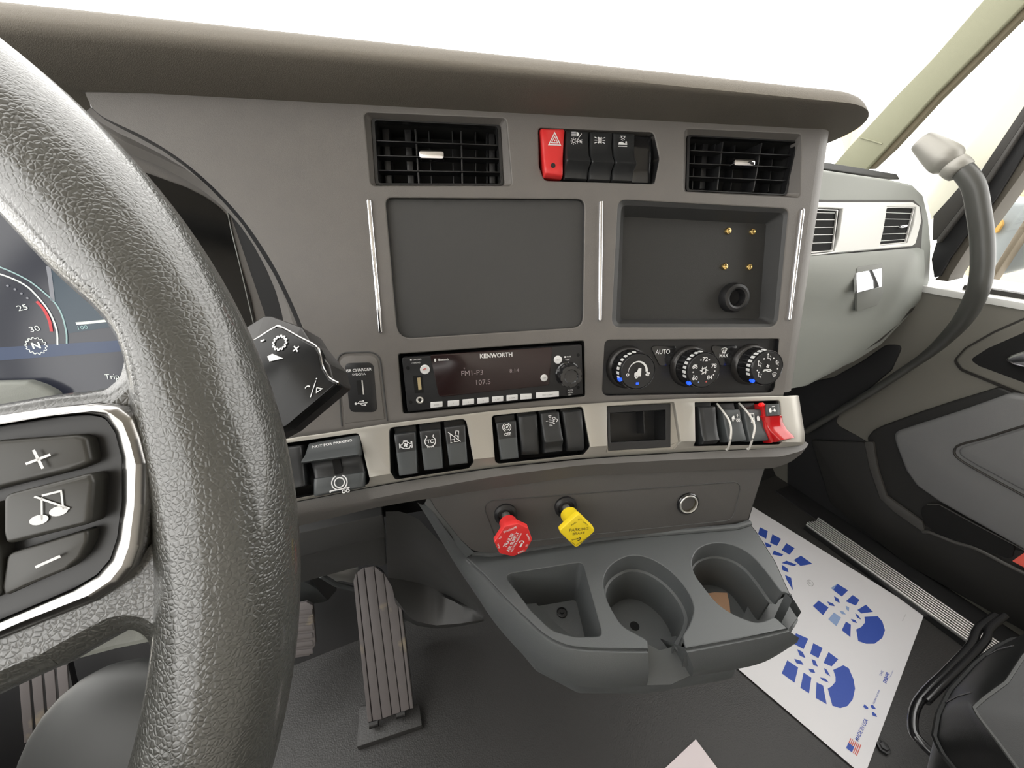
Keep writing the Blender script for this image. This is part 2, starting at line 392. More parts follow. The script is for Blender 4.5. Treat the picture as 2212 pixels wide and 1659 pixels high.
# cubby with sloped walls
c2 = rpoly(F.uvs([(1347, 468), (1655, 484), (1640, 688), (1340, 690)], -.022), .003)
c1 = rpoly(F.uvs([(1342, 443), (1693, 460), (1671, 700), (1330, 699)], -.004), .006)
cubby = link('storage_cubby', join(wall(F, cub, -.004, -.0008, poly2=c1), wall(F, c1, -.022, -.004, poly2=c2)), 'dark', dash, ang=30)
link('cubby_floor', prism(F, c2, -.024, -.0221), 'cubby', cubby)
for a in ((1572, 499), (1625, 501), (1565, 576), (1618, 577)):
    u, v = F.uv(*a, -.022)
    link('brass_rivet', lathe(F, u, v, [(.0001, -.0202), (.0012, -.0204), (.0022, -.0198), (.0030, -.0200), (.0036, -.0210), (.0038, -.0221)], 20, cap0=True), 'brass', cubby)
u, v = F.uv(1586, 643, -.018)
link('rubber_grommet', lathe(F, u, v, [(.0088, -.024), (.0088, -.016), (.0098, -.0125), (.0120, -.0115), (.0150, -.0125), (.0165, -.0155), (.0168, -.022)], 36), 'black', cubby)
link('cable_hole', lathe(F, u, v, [(.0089, -.0212)], 24, cap0=True), 'void', cubby, ang=None)
for a, b in (((797, 430), (823, 720)), ((1298, 433), (1295, 694)), ((1733, 451), (1703, 693))):
    p, r_ = F.uv(*a), F.uv(*b); d = (V(r_)-V(p)).normalized(); n_ = V((-d.y, d.x))*.0021
    poly = rpoly([tuple(V(p)+n_), tuple(V(r_)+n_), tuple(V(r_)-n_), tuple(V(p)-n_)], .0019, 4)
    link('chrome_strip', prism(F, poly, -.001, .0022, .0012), 'chrome', dash, ang=60)
# fine speck of glue / small screw dimple left as the panel's own arch around the charger
arch = rpoly(F.uvs([(739, 921), (727, 762), (820, 760), (837, 909)]), [0, .012, .012, 0], 8)
n_a = len(arch)
link('charger_surround', tube([F.P(a, b, .0002) for a, b in arch], .0008, 8), 'dark', dash)
link('charger_panel', prism(F, rpoly(F.uvs([(745, 915), (733, 769), (815, 767), (831, 905)]), [0, .010, .010, 0], 8), -.001, .0009, .0007), 'dash', dash)

# ---------------------------------------------------------------- air vents
def vent(frm, hole, ins, louv, thick, thin, wide, tab, label, fr=F, hm='dash', m='black', grp=None, depth=.035, wi=-.009, keep=None):
    t = empty('air_vent', fr.P(*[sum(x)/4 for x in zip(*fr.uvs(ins, wi))], wi), label, 'air vent', grp)
    I = rpoly(fr.uvs(ins, wi), .003)
    n = len(I); H = hole
    if H is not None:
        if len(H) != len(I): H = resample([V(p) for p in H]+[V(H[0])], n+1)[:-1]
        link('recess', wall(fr, [tuple(p) for p in hole], wi, -.0008, poly2=I if len(hole) == len(I) else None), hm, t, ang=30)
    cI = V((sum(p[0] for p in I)/n, sum(p[1] for p in I)/n)); I2 = [tuple(cI+(V(p)-cI)*.955) for p in I]
    link('frame', join(wall(fr, I, wi, wi+.002), wall(fr, I, wi+.002, wi+.002, poly2=I2), wall(fr, I2, wi-.006, wi+.002)), m, t, ang=30)
    link('duct', wall(fr, I2, wi-depth, wi-.004, floor=True), 'void', t, ang=30)
    for a, b in louv:
        p, r_ = V(fr.uv(*a, wi)), V(fr.uv(*b, wi)); k = [tuple(p+V((0, .0006))), tuple(r_+V((0, .0006))), tuple(r_-V((0, .0006))), tuple(p-V((0, .0006)))]
        link('slat', prism(fr, k, wi-.012, wi+.0005, .0005), m, t, ang=30)
    for (a, b), hw, w0, w1 in [(x, .0008, -.014, -.002) for x in thick] + [(x, .0006, -.026, -.013) for x in thin] + [(x, .0030, -.030, -.015) for x in wide]:
        p, r_ = V(fr.uv(*a, wi+w1)), V(fr.uv(*b, wi+w1))
        link('vane', prism(fr, [(p.x-hw, p.y), (p.x+hw, p.y), (r_.x+hw, r_.y), (r_.x-hw, r_.y)], wi+w0, wi+w1, .0004), m, t, ang=30)
    if tab:
        (a, b), (c, d) = fr.uvs(tab, wi); 
        link('tab', prism(fr, rrect(a, min(b, d), c, max(b, d), .0025), wi-.002, wi+.0055, .001), 'chrome', t, label='chrome sliding tab')
    return t
def vx(x, y0, y1, dx=0): return ((x, y0), (x+dx, y1))
vent(F, ventL, [(803, 258), (1080, 272), (1087, 401), (812, 400)], [((812, 304), (1083, 314)), ((813, 336), (1082, 343)), ((817, 368), (1082, 372))],
     [vx(897, 278, 397, 8), vx(996, 282, 397, 3)], [vx(926, 282, 396, 6), vx(977, 282, 396, 3), vx(1027, 284, 396, 1), vx(1052, 284, 396, 0)], [vx(832, 274, 396, 8), vx(880, 276, 396, 8), vx(1062, 284, 396, 2)],
     [(907, 346), (959, 330)], 'large black louvered air vent at the left above the blank screen panel', grp='black vents in the centre fascia')
vent(F, ventR, [(1483, 293), (1722, 306), (1696, 423), (1480, 413)], [((1491, 325), (1717, 336)), ((1487, 353), (1713, 362)), ((1484, 381), (1706, 391))],
     [vx(1562, 306, 410, -13), vx(1646, 309, 414, -19)], [vx(1503, 300, 408, -7), vx(1547, 300, 408, -9), vx(1590, 303, 410, -11), vx(1632, 305, 412, -13), vx(1674, 306, 414, -14)], [vx(1525, 302, 408, -8), vx(1700, 310, 414, -16)],
     [(1578, 361), (1624, 348)], 'smaller black louvered air vent at the right above the storage cubby', grp='black vents in the centre fascia')

# ---------------------------------------------------------------- rocker switches
def quad(fr, Q, w): return [V(p) for p in fr.uvs(Q, w)]       # TL TR BR BL
def rocker(fr, Q, prof, m, parent, name='rocker', base=-.012, wq=0., rise=.0012):
    tl, tr, br, bl = quad(fr, Q, wq); rows = []
    for t, w in prof:
        a, b = tl.lerp(bl, t), tr.lerp(br, t)
        row = []
        for s, dw in ((0, None), (0, -rise*1.6), (.025, -rise*.6), (.09, 0), (.3, 0), (.5, 0), (.7, 0), (.91, 0), (.975, -rise*.6), (1, -rise*1.6), (1, None)):
            p = a.lerp(b, s); row.append(fr.P(p.x, p.y, base if dw is None else w+dw))
        rows.append(row)
    g = grid(rows); n = 11
    cap = mesh(rows[0]+rows[-1], [list(range(n)), list(range(n, 2*n))])
    return link(name, join(g, cap), m, parent, ang=50)
def on(fr, Q, s, t, w):                                        # point in a quad
    tl, tr, br, bl = quad(fr, Q, 0); p = tl.lerp(bl, t).lerp(tr.lerp(br, t), s); return p.x, p.y
def psp(fr, a, b, w=0): return (V(fr.uv(*a, w))-V(fr.uv(*b, w))).length
pr_ridge = [(0, -.001), (.02, .0012), (.06, .002), (.30, .0022), (.52, .0055), (.62, .0095), (.67, .0105), (.70, .0095), (.80, .0035), (.97, .0018), (1, -.002)]
pr_flat = [(0, -.001), (.02, .0012), (.06, .002), (.35, .0012), (.6, .002), (.94, .0034), (.98, .0028), (1, -.001)]
pr_low = [(0, -.006), (.05, -.0045), (.3, -.0045), (.7, -.0045), (.95, -.0045), (1, -.006)]
Fr0 = F
link('top_switch_bay', wall(F, bayT, -.016, -.0008, floor=True), 'matte', dash)
def sw(fr, Q, label, prof=pr_ridge, m='key', sym=None, at=(.5, .24), size=.0042, grp='black rocker switches beside the hazard switch', name='rocker_switch', cat='switch', wsym=.0028, ang=0, asp=1):
    c = on(fr, Q, .5, .5, 0); t = empty(name, fr.P(c[0], c[1], -.005), label, cat, grp)
    rocker(fr, Q, prof, m, t)
    if sym:
        u, v = on(fr, Q, at[0], at[1], 0); ic = Ic(fr, u, v, size, ang, wsym, asp); sym(ic); ic.done(t)
    return t
def s_haz(i):
    i.l([(-1, -.8), (1, -.8), (0, 1)], .16, True).l([(-.55, -.5), (.55, -.5), (0, .45)], .12, True); i.c(0, -.15, .06, .12)
def s_lights(i):
    i.f([(.1, .25), (.1, 1), (.35, .95), (.6, .62), (.35, .3)]); [i.l([(-.85, .3+k*.16), (0, .32+k*.16)], .08) for k in range(5)]
    i.l([(.35, -.15), (1.05, .75)], .1); i.c(-.4, -.5, .26, .1)
    for k in range(8): a = k*math.pi/4; i.l([(-.4+.38*math.cos(a), -.5+.38*math.sin(a)), (-.4+.58*math.cos(a), -.5+.58*math.sin(a))], .09)
    i.l([(.3, -.85), (.3, -.25), (.55, -.25), (.62, -.42), (.55, -.55), (.3, -.55)], .1); [i.l([(.75, -.5), (1.15, -.5+y)], .09) for y in (-.3, 0, .3)]; i.l([(.78, -.75), (.78, -.25)], .09)
def s_pos(i):
    for sx in (-1, 1):
        i.l([(sx*.3, -.45), (sx*.3, .45), (sx*.15, .4), (sx*.05+sx*.02, .0), (sx*.15, -.4)], .12, True)
        for y in (-.4, 0, .4): i.l([(sx*.5, y*.8), (sx*1.0, y*1.2)], .12)
def s_dome(i):
    i.l([(-.6, 1), (.6, 1)], .12); i.arc(0, .95, .4, 180, 360, .12, 12)
    for k in range(5): a = math.radians(200+k*35); i.l([(.55*math.cos(a), .9+.55*math.sin(a)), (.8*math.cos(a), .9+.8*math.sin(a))], .08)
    i.l([(-1, -.95), (1, -.95)], .16); i.f([(-1, -.65), (-.9, -.2), (-.3, -.05), (.4, -.35), (1, -.35), (1, -.65)]); i.d(.75, -.15, .2)
hz = sw(F, [(1167, 279), (1218, 281), (1212, 388), (1174, 384)], 'bright red hazard switch with a white triangle', [(0, -.001), (.015, .003), (.05, .0045), (.3, .0035), (.55, .0042), (.8, .0062), (.93, .0066), (.975, .005), (1, .0)], 'red', s_haz, (.56, .235), .0056, grp=None, name='hazard_switch', wsym=.0046)
u, v = F.uv(1195, 357, .007); link('lamp_dot', lathe(F, u, v, [(.0022, .0066), (.0001, .0067)], 16), 'black', hz, ang=None)
sw(F, [(1222, 281), (1272, 284), (1268, 391), (1216, 388)], 'black rocker switch with headlight symbols right next to the red hazard switch', sym=s_lights, at=(.42, .17), size=.0052)
sw(F, [(1274, 284), (1322, 286), (1318, 393), (1270, 391)], 'black rocker switch with a pair of side lamp symbols', sym=s_pos, at=(.42, .19), size=.0052)
sw(F, [(1324, 286), (1371, 289), (1365, 395), (1320, 393)], 'black rocker switch with a dome lamp over a sleeping bunk symbol', sym=s_dome, at=(.42, .19), size=.0044)
sw(F, [(1373, 289), (1415, 291), (1412, 396), (1367, 395)], 'recessed blank black switch cover at the right end of the top row', pr_low, 'gloss', name='switch_blank', cat='switch blank')

# ---------------------------------------------------------------- usb charger
usb = empty('usb_charger', F.P(*F.uv(780, 837), 0), 'black usb charger plate with a single port left of the radio', 'usb charger')
up = rpoly(F.uvs([(744, 784), (807, 782), (816, 890), (756, 890)]), .006)
link('faceplate', prism(F, up, -.001, .0016, .001), 'black', usb)
a, b = F.uv(770, 822, .0017), F.uv(787, 852, .0017)
link('port', prism(F, [(a[0], b[1]), (b[0], b[1]), (b[0], a[1]), (a[0], a[1])], .0005, .0019), 'void', usb, ang=None)
link('port_edge', prism(F, [(b[0]-.0012, b[1]), (b[0], b[1]), (b[0], a[1]), (b[0]-.0012, a[1])], .0005, .0023), 'steel', usb)
u, v = F.uv(774, 799); Ic(F, u, v, .001, 2, .0018).t('USB CHARGER', 0, 0, 4.0, bold=.02).done(usb, 'lettering')
u, v = F.uv(776, 808); Ic(F, u, v, .001, 2, .0018).t('5VDC/1A', 0, 0, 3.2, bold=.02).done(usb, 'lettering')
u, v = F.uv(782, 870)
Ic(F, u, v, .0056, 2, .0018).d(-1, 0, .22).l([(-1, 0), (.75, 0)], .12).f([(.7, .16), (1.1, 0), (.7, -.16)]).l([(-.7, 0), (-.25, .38), (.3, .38)], .1).d(.35, .38, .15).l([(-.4, 0), (.05, -.38), (.5, -.38)], .1).f([(.45, -.24), (.72, -.24), (.72, -.52), (.45, -.52)]).done(usb)

# ---------------------------------------------------------------- radio
radio = empty('car_radio', F.P(*F.uv(1062, 815), 0), 'black truck radio with a dim reddish display and white keys', 'radio')
link('mounting_sleeve', wall(F, rad, -.02, -.0008, floor=True), 'void', radio)
rf = rpoly(F.uvs([(868, 773), (1257, 744), (1260, 852), (880, 890)], .004), .002)
link('faceplate', prism(F, rf, -.008, .004, .0012), 'black', radio)
WR = .0042
dp = rpoly(F.uvs([(929, 767), (1193, 750), (1186, 832), (948, 858)], WR), [.002, .002, .004, .006])
link('display', prism(F, dp, .002, WR+.0004, .0003), 'display', radio)
def rt(txt, px, py, h, bold=.0, m='print', ang=2, name='lettering', st=1., w=WR+.0006):
    u, v = F.uv(px, py, w); return Ic(F, u, v, .001, ang, w).t(txt, 0, 0, h, bold=bold, stretch=st).done(radio, name, m)
rt('KENWORTH', 1072, 768, 6.2, .03, ang=1, st=.95)
rt('Bluetooth', 958, 777, 3.3, .02, ang=1, st=.78)
u, v = F.uv(940, 778, WR); Ic(F, u, v, .0018, 0, WR+.0006).f([(.55*math.cos(k*math.pi/8), math.sin(k*math.pi/8)) for k in range(16)]).done(radio)
rt('FM1-P3', 1020, 806, 7.5, -.005, 'lcdtext', ang=1); rt('8:14', 1111, 801, 6.0, -.005, 'lcdtext', ang=1); rt('107.5', 1043, 826, 7.5, -.005, 'lcdtext', ang=1); rt('0', 1003, 796, 2.4, .0, 'lcdtext')
rt('\u25a0 DIALING', 898, 777, 2.2); rt('\u2022 PAIRING', 898, 784, 2.0); rt('\u25a0 PWR', 1226, 771, 2.2); rt('\u2022 ESC', 1226, 777, 2.2); rt('MUTE', 1232, 843, 2.2); rt('MENU', 1232, 848, 2.2); rt('DIM', 1231, 853, 2.0)
def key(pts, txt, h=2.2, px=None):
    k = link('key', prism(F, rpoly(F.uvs(pts, WR), .0006), .002, WR+.001, .0004), 'print', radio)
    if txt:
        c = F.uv(px or (pts[0][0]+pts[1][0])/2, (pts[0][1]+pts[2][1])/2+.5, WR); Ic(F, c[0], c[1], .001, 2, WR+.0012).t(txt, 0, 0, h).done(k, 'lettering', 'pgrey')
KY = [((930, 869), (956, 867), 'SCAN', 1), ((967, 866), (992, 864), '1', 0), ((999, 863), (1024, 861), '2', 0), ((1031, 860), (1056, 858), '3', 0), ((1063, 857), (1087, 855), '4  RPT', 0), ((1094, 854), (1118, 852), '5 RDM', 0), ((1124, 851), (1148, 850), '6', 0), ((1158, 848), (1207, 845), 'PREV | | NEXT', 0)]
for a, b, s_, _ in KY: key([a, b, (b[0], b[1]+11), (a[0], a[1]+12)], s_, 2.0 if len(s_) < 6 else 1.9)
def rbtn(px, py, r, txt, m='print'):
    u, v = F.uv(px, py, WR); b = link('button', lathe(F, u, v, [(r, .002), (r, WR+.0008), (r*.85, WR+.0014), (.0001, WR+.0015)], 28), m, radio)
    if txt == 'phone': Ic(F, u, v, .0022, 20, WR+.0018).arc(0, -.6, 1., 40, 140, .45, 8).done(b, 'symbol', 'fred')
    else: Ic(F, u, v, .001, 2, WR+.0018).t(txt, 0, 0, 2.0).done(b, 'lettering', 'pgrey')
rbtn(918, 798, .0048, 'phone'); rbtn(1205, 777, .0043, 'SRC'); rbtn(1175, 816, .0038, 'DISP')
for a in ((881, 795), (887, 869), (1249, 767), (1249, 837)):
    u, v = F.uv(*a, WR); link('screw_hole', lathe(F, u, v, [(.0018, WR), (.0001, WR+.0001)], 14), 'void', radio, ang=None)
a, b = F.uv(897, 814, WR), F.uv(909, 848, WR)
pt_ = link('usb_port', prism(F, F.uvs([(892, 812), (912, 811), (915, 848), (896, 849)], WR), .002, WR+.0002), 'void', radio, ang=None)
link('contacts', prism(F, F.uvs([(901, 816), (908, 815), (911, 841), (904, 842)], WR), .003, WR+.0006), 'usbgold', pt_)
u, v = F.uv(907, 864, WR); link('aux_jack', lathe(F, u, v, [(.0036, .003), (.0036, WR+.0008), (.0026, WR+.001), (.0018, WR+.0006)], 20), 'steel', radio)
link('jack_hole', lathe(F, u, v, [(.0019, WR+.0004), (.0001, WR+.0004)], 14), 'void', radio, ang=None)
u, v = F.uv(1229, 810, .009)
kn = []
for r, w in [(.0135, .002), (.0135, .0055), (.0125, .0065), (.0125, .0155), (.0112, .0175), (.0075, .0178), (.0068, .0165), (.0001, .0162)]:
    kn.append([F.P(u+math.cos(a)*r*(1-.10*max(0, math.cos(a*7))**3*(.0055 < w < .0177)), v+math.sin(a)*r*(1-.10*max(0, math.cos(a*7))**3*(.0055 < w < .0177)), w) for a in np.linspace(0, 2*math.pi, 84, endpoint=False)])
link('volume_knob', grid(kn, True), 'gloss', radio, ang=40)

# ---------------------------------------------------------------- climate panel
hv = empty('climate_control_panel', F.P(*F.uv(1490, 795), 0), 'black climate control panel with three round dials', 'climate control')
link('backplate', join(wall(F, hva, -.006, -.0008), prism(F, hva, -.010, -.0055)), 'black', hv)
WH = -.0045
link('upper_trim', prism(F, rpoly(F.uvs([(1404, 747), (1462, 746), (1448, 790), (1425, 790)], WH), .004), -.006, WH+.0006, .0005), 'gloss', hv)
link('upper_trim', prism(F, rpoly(F.uvs([(1533, 746), (1594, 746), (1578, 790), (1556, 790)], WH), .004), -.006, WH+.0006, .0005), 'gloss', hv)
u, v = F.uv(1431, 760, WH); Ic(F, u, v, .001, 0, WH+.001).t('AUTO', 0, 0, 7.2, bold=.0, stretch=.85).done(hv, 'lettering')
u, v = F.uv(1562, 768, WH); Ic(F, u, v, .001, 0, WH+.001).t('MAX', 0, 0, 6.0, stretch=.85).done(hv, 'lettering')
def s_defr(i):
    i.l([(-1, .7), (-.6, .95), (0, 1.05), (.6, .95), (1, .7), (.5, -.5), (0, -.4), (-.5, -.5)], .16, True); [i.l([(x, -.9), (x*1.1, .45)], .14) for x in (-.35, 0, .35)]
u, v = F.uv(1563, 758, WH); i = Ic(F, u, v, .0034, 0, WH+.001); s_defr(i); i.done(hv)
def man(i, x, y, s_):
    i.d(x-.3*s_, y+.75*s_, .2*s_); i.l([(x-.3*s_, y+.5*s_), (x-.25*s_, y-.2*s_), (x+.3*s_, y-.2*s_), (x+.5*s_, y-.7*s_)], .16*s_); i.l([(x+.2*s_, y+.4*s_), (x+.6*s_, y+.1*s_)], .1*s_)
def dial(base, face, label, kind):
    bu, bv = F.uv(*base, WH); fu, fv = F.uv(*face, .022)
    d = Fr(F.P(bu, bv, WH), F.ex, F.ey); sh = (fu-bu, fv-bv)
    r0 = .0205
    def ring(r, w, k=None):
        t = (w-WH)/(.022-WH); cu, cv = bu*(1-t)+fu*t, bv*(1-t)+fv*t
        return [F.P(bu+(cu-bu)*.0 + math.cos(a)*r*(1-(k or 0)*max(0, math.cos(a*18))**6), bv + math.sin(a)*r*(1-(k or 0)*max(0, math.cos(a*18))**6), w) for a in np.linspace(0, 2*math.pi, 144, endpoint=False)]
    th = link('dial', grid([ring(r0+.0035, WH), ring(r0+.0025, WH+.004), ring(r0+.0008, WH+.0055), ring(r0+.0002, WH+.006)], True), 'satinblk', hv, label=label)
    link('grip', grid([ring(r0, WH+.005), ring(r0, WH+.006, .05), ring(r0-.0005, .0190, .05), ring(r0-.0008, .0200), ring(r0-.0014, .0212), ring(r0-.0020, .0205)], True), 'gloss', th)
    link('cap', grid([ring(r0-.0018, .0205), ring(r0-.0026, .0214), ring(.006, .0207), ring(.0001, .0202)], True), 'black', th)
    # tick marks between the grip and the cap
    for a in range(100, 200, 14):
        A = math.radians(a); rr = r0-.0003
        link('tick', prism(Fr(F.P(bu+math.cos(A)*rr, bv+math.sin(A)*rr, .0150), F.ex*math.cos(A)+F.ey*math.sin(A), -F.ex*math.sin(A)+F.ey*math.cos(A)), rrect(-.0005, -.0015, .0005, .0015, .0004, 2), .0, .0045), 'print', th)
    i = Ic(F, bu, bv, r0-.0030, 0, .0217)
    if kind == 'fan':
        pts = []; n = 16
        out = [(.62*math.cos(math.radians(180-180*k/n)), -.02+.66*math.sin(math.radians(180-180*k/n))) for k in range(n+1)]
        inn = [((.60-.13*k/n)*math.cos(math.radians(180-180*k/n)), -.02+(.64-.14*k/n)*math.sin(math.radians(180-180*k/n))) for k in range(n+1)]
        i.ms.append(mesh([i.T(*p) for p in out+inn], [[k, k+1, n+2+k, n+1+k] for k in range(n)]))
        i.c(-.64, -.17, .07, .05).fan(.62, -.17, .16); i.f([(-.22, -.3), (-.22, -.08), (-.05, 0), (.02, .2), (.2, .2), (.2, -.3)]); i.c(-.08, -.32, .07, .06)
        i.done(th, 'symbol'); Ic(F, bu, bv, r0-.0035, 0, .0216).f([(-.09, -.82), (.09, -.82), (.09, -.68), (-.09, -.68)]).done(th, 'lamp', 'hvacblue'); A = math.radians(203)
    elif kind == 'temp':
        for s_, x, y in (('72', 0, .68), ('66', -.62, .25), ('78', .62, .25), ('60', -.56, -.46), ('84', .42, -.46)): i.t(s_, x, y, .36, bold=.02)
        for k in (112, 68, 150, 30, 186, -6, 205, -25): A = math.radians(k); i.d(.72*math.cos(A), .70*math.sin(A), .045)
        i.gear(0, 0, .11, 6, .05, .07); [i.l([(.13*math.cos(k*math.pi/3), .13*math.sin(k*math.pi/3)), (.27*math.cos(k*math.pi/3), .27*math.sin(k*math.pi/3))], .05) for k in range(6)]
        i.done(th, 'symbol')
        Ic(F, bu, bv, r0-.0035, 0, .0216).d(-.3, -.74, .05).done(th, 'symbol', 'blueworn'); Ic(F, bu, bv, r0-.0035, 0, .0216).d(.22, -.74, .05).done(th, 'symbol', 'fred'); A = math.radians(222)
    else:
        man(i, 0, .68, .28); man(i, -.6, .28, .26); man(i, -.5, -.42, .26); man(i, .62, .28, .22)
        i2 = Ic(F, bu+.0092, bv-.0078, .0026, 0, .0217); s_defr(i2); i.ms += i2.ms; i2 = Ic(F, bu+.0105, bv+.0058, .0018, 0, .0217); s_defr(i2); i.ms += i2.ms
        for k in (118, 62, 188, -4): A = math.radians(k); i.d(.7*math.cos(A), .7*math.sin(A), .05)
        i.fan(0, .14, .12); i.l([(-.25, -.08), (.25, -.08)], .06); i.l([(-.3, -.17), (-.1, -.12), (.1, -.2), (.3, -.15)], .06); i.done(th, 'symbol'); A = math.radians(222)
    rr = r0-.0002
    link('pointer_lamp', prism(Fr(F.P(bu+math.cos(A)*rr, bv+math.sin(A)*rr, .0195), F.ex*math.cos(A)+F.ey*math.sin(A), -F.ex*math.sin(A)+F.ey*math.cos(A)), rrect(-.0018, -.0018, .0016, .0018, .0006, 2), -.002, .0018), 'hvacblue', th)
M['satinblk'] = mat('satin_black', (.035, .033, .032), .3, metal=.3)
dial((1355, 793), (1384, 800), 'fan speed dial', 'fan'); dial((1490, 791), (1524, 798), 'temperature dial with numbers', 'temp'); dial((1620, 787), (1654, 795), 'air direction dial', 'mode')
def pang(fr, p0, p1, w=0):
    a, b = V(fr.uv(*p0, w)), V(fr.uv(*p1, w)); return math.degrees(math.atan2((b-a).y, (b-a).x))
def ptext(fr, w, p0, p1, hpx, txt, parent, m='print', name='lettering', bold=.0):
    """text whose middle line runs from photo point p0 to p1 on a surface, hpx tall"""
    a, b = V(fr.uv(*p0, w)), V(fr.uv(*p1, w)); d = (b-a); mid = (a+b)/2; pm = ((p0[0]+p1[0])/2, (p0[1]+p1[1])/2)
    e = V(p1)-V(p0); e.normalize(); h = (V(fr.uv(pm[0]-e.y*hpx/2, pm[1]+e.x*hpx/2, w))-V(fr.uv(pm[0]+e.y*hpx/2, pm[1]-e.x*hpx/2, w))).length
    me = glyphs(txt, bold); xs = [v.co.x for v in me.vertices]; gw = max(xs)-min(xs); size = h/.72
    ic = Ic(fr, mid.x, mid.y, 1, math.degrees(math.atan2(d.y, d.x)), w); ic.t(txt, 0, 0, size, bold=bold, stretch=d.length/(gw*size)); return ic.done(parent, name, m)
# ================================================================== SILVER SWITCH STRIP
top_e = [(556, 960), (640, 944), (700, 936), (836, 915), (950, 901), (1061, 888), (1150, 880), (1250, 873), (1360, 866), (1486, 860), (1600, 857), (1700, 855)]
bot_e = [(1700, 966), (1673, 969), (1560, 974), (1461, 979), (1350, 986), (1250, 993), (1140, 1004), (1066, 1012), (1023, 1018), (900, 1036), (798, 1054), (645, 1084), (556, 1102)]
so = S.uvs(top_e) + [(S.uv(1737, 855)[0]+.004, S.uv(1700, 855)[1]), (S.uv(1747, 944)[0]+.008, S.uv(1700, 966)[1])] + S.uvs(bot_e)
bay0 = q([(600, 960), (775, 935), (798, 1034), (793, 1047), (600, 1085)], 0, [0, .005, .004, .004, 0], S)
bay1 = q([(840, 924), (1006, 904), (1023, 998), (1013, 1012), (853, 1037), (843, 1020)], 0, [.005, .006, .003, .004, .004, .003], S)
bay2 = q([(1062, 898), (1259, 878), (1275, 966), (1262, 982), (1070, 1003)], 0, [.004, .004, .004, .004, .006], S)
bay3 = q([(1311, 877), (1457, 869), (1471, 954), (1460, 970), (1313, 978)], 0, [.001, .002, .002, .002, .002], S)
bay4 = q([(1501, 869), (1685, 865), (1690, 960), (1503, 964)], 0, [.001, .003, .004, .001], S)
ch = S.uvs([(645, 1062), (798, 1031), (1025, 992), (1290, 964), (1485, 953), (1700, 955)]); cv_ = lambda u: np.interp(u, [c[0] for c in ch], [c[1] for c in ch])
u_end = S.uv(1733, 900)[0]
def sdef(u, v, w):
    d = cv_(u)-v
    if d > 0: w -= d*.75
    if u > u_end-.012: e = u-(u_end-.012); w -= e*e*22
    return (u, v, w)
cuts = [((c0[0], c0[1]), V((-(c1[1]-c0[1]), c1[0]-c0[0])).normalized()) for c0, c1 in zip(ch[:-1], ch[1:])][::1] + [((u_end-.012+k*.004, 0), (1, 0)) for k in range(5)] + [((c[0], 0), (1, 0)) for c in ch]
sm = plate(S, so, [bay0, bay1, bay2, bay3, bay4], -.006, 0, .0008, cuts=cuts, deform=sdef)
link('switch_strip', sm, 'silver', dash, ang=25)
for b_ in (bay0, bay1, bay2, bay4): link('switch_bay', wall(S, b_, -.030, -.0025, floor=True), 'matte', dash, ang=30)
# lip under the strip
A_ = [S.hit(*p, -.006) for p in reversed(bot_e[1:])] + [S.hit(1708, 964, -.008), S.hit(1732, 962, -.012), S.hit(1740, 954, -.018)]
B_ = [F.hit(*p, .026) for p in [(556, 1138), (647, 1118), (798, 1088), (900, 1067), (1061, 1036), (1250, 1008), (1461, 997), (1620, 993), (1690, 992)]] + [F.hit(1730, 978, .018), F.hit(1739, 968, .010), F.hit(1743, 958, .002)]
C_ = [F.hit(*p, .019) for p in [(556, 1160), (647, 1136), (803, 1098), (900, 1081), (1061, 1056), (1250, 1029), (1461, 1019), (1620, 1013), (1672, 1011)]] + [F.hit(1705, 1000, .012), F.hit(1735, 978, .0), F.hit(1741, 964, -.01)]
n_ = 60; ra, rb, rc = resample(A_, n_), resample(B_, n_), resample(C_, n_)
rm = [(a*.35+b*.65) - F.ez*-.003 for a, b in zip(ra, rb)]
rb2 = [b*.8+c*.2 - F.ez*-.0 for b, c in zip(rb, rc)]
rd = [c - F.ez*.05 - F.ey*.002 for c in rc]
link('dash_lip', grid([ra, rm, rb, rb2, rc, rd]), 'lip', dash, ang=45)
# backing shell so no daylight shows behind
link('dash_shell', join(box(F, -.30, .362, -.06, .23, -.30, -.06), prism(F, [(-.30, -.12), (.362, -.115), (.362, -.05), (-.30, -.05)], -.26, -.03)), 'matte', dash)

grpS = 'rocker switches in the silver strip'
def ksw(Q, label, sym=None, prof=pr_flat, at=(.5, .27), size=.0062, half=True, m='key', name='rocker_switch', cat='switch', w0=0, grp=grpS, ws=.0022):
    c = on(S, Q, .5, .5, 0); t = empty(name, S.P(c[0], c[1], -.004), label, cat, grp)
    tl, tr, br, bl = [V(p) for p in Q]; 
    if half:
        ml, mr = tl.lerp(bl, .45), tr.lerp(br, .45)
        up = [(0, -.004), (.03, .0), (.12, .0012), (.5, .0008), (1, .0014)]; lo = [(0, .0014), (.5, .0024), (.88, .0034), (.96, .0028), (1, -.002)]
        rocker(S, [tl, tr, mr, ml], up, m, t, 'upper_key'); rocker(S, [ml, mr, br, bl], lo, 'keygrey', t, 'lower_key')
    else: rocker(S, Q, prof, m, t)
    link('switch_body', prism(S, [tuple(p) for p in S.uvs([tl+V((-2, -14)), tr+V((-2, -14)), tr.lerp(br, .3), tl.lerp(bl, .3)], 0)], -.026, -.008, .001), 'key', t)
    if sym:
        u, v = on(S, Q, at[0], at[1], 0); ic = Ic(S, u, v, size, pang(S, Q[0], Q[1]), ws); sym(ic); ic.done(t)
    return t
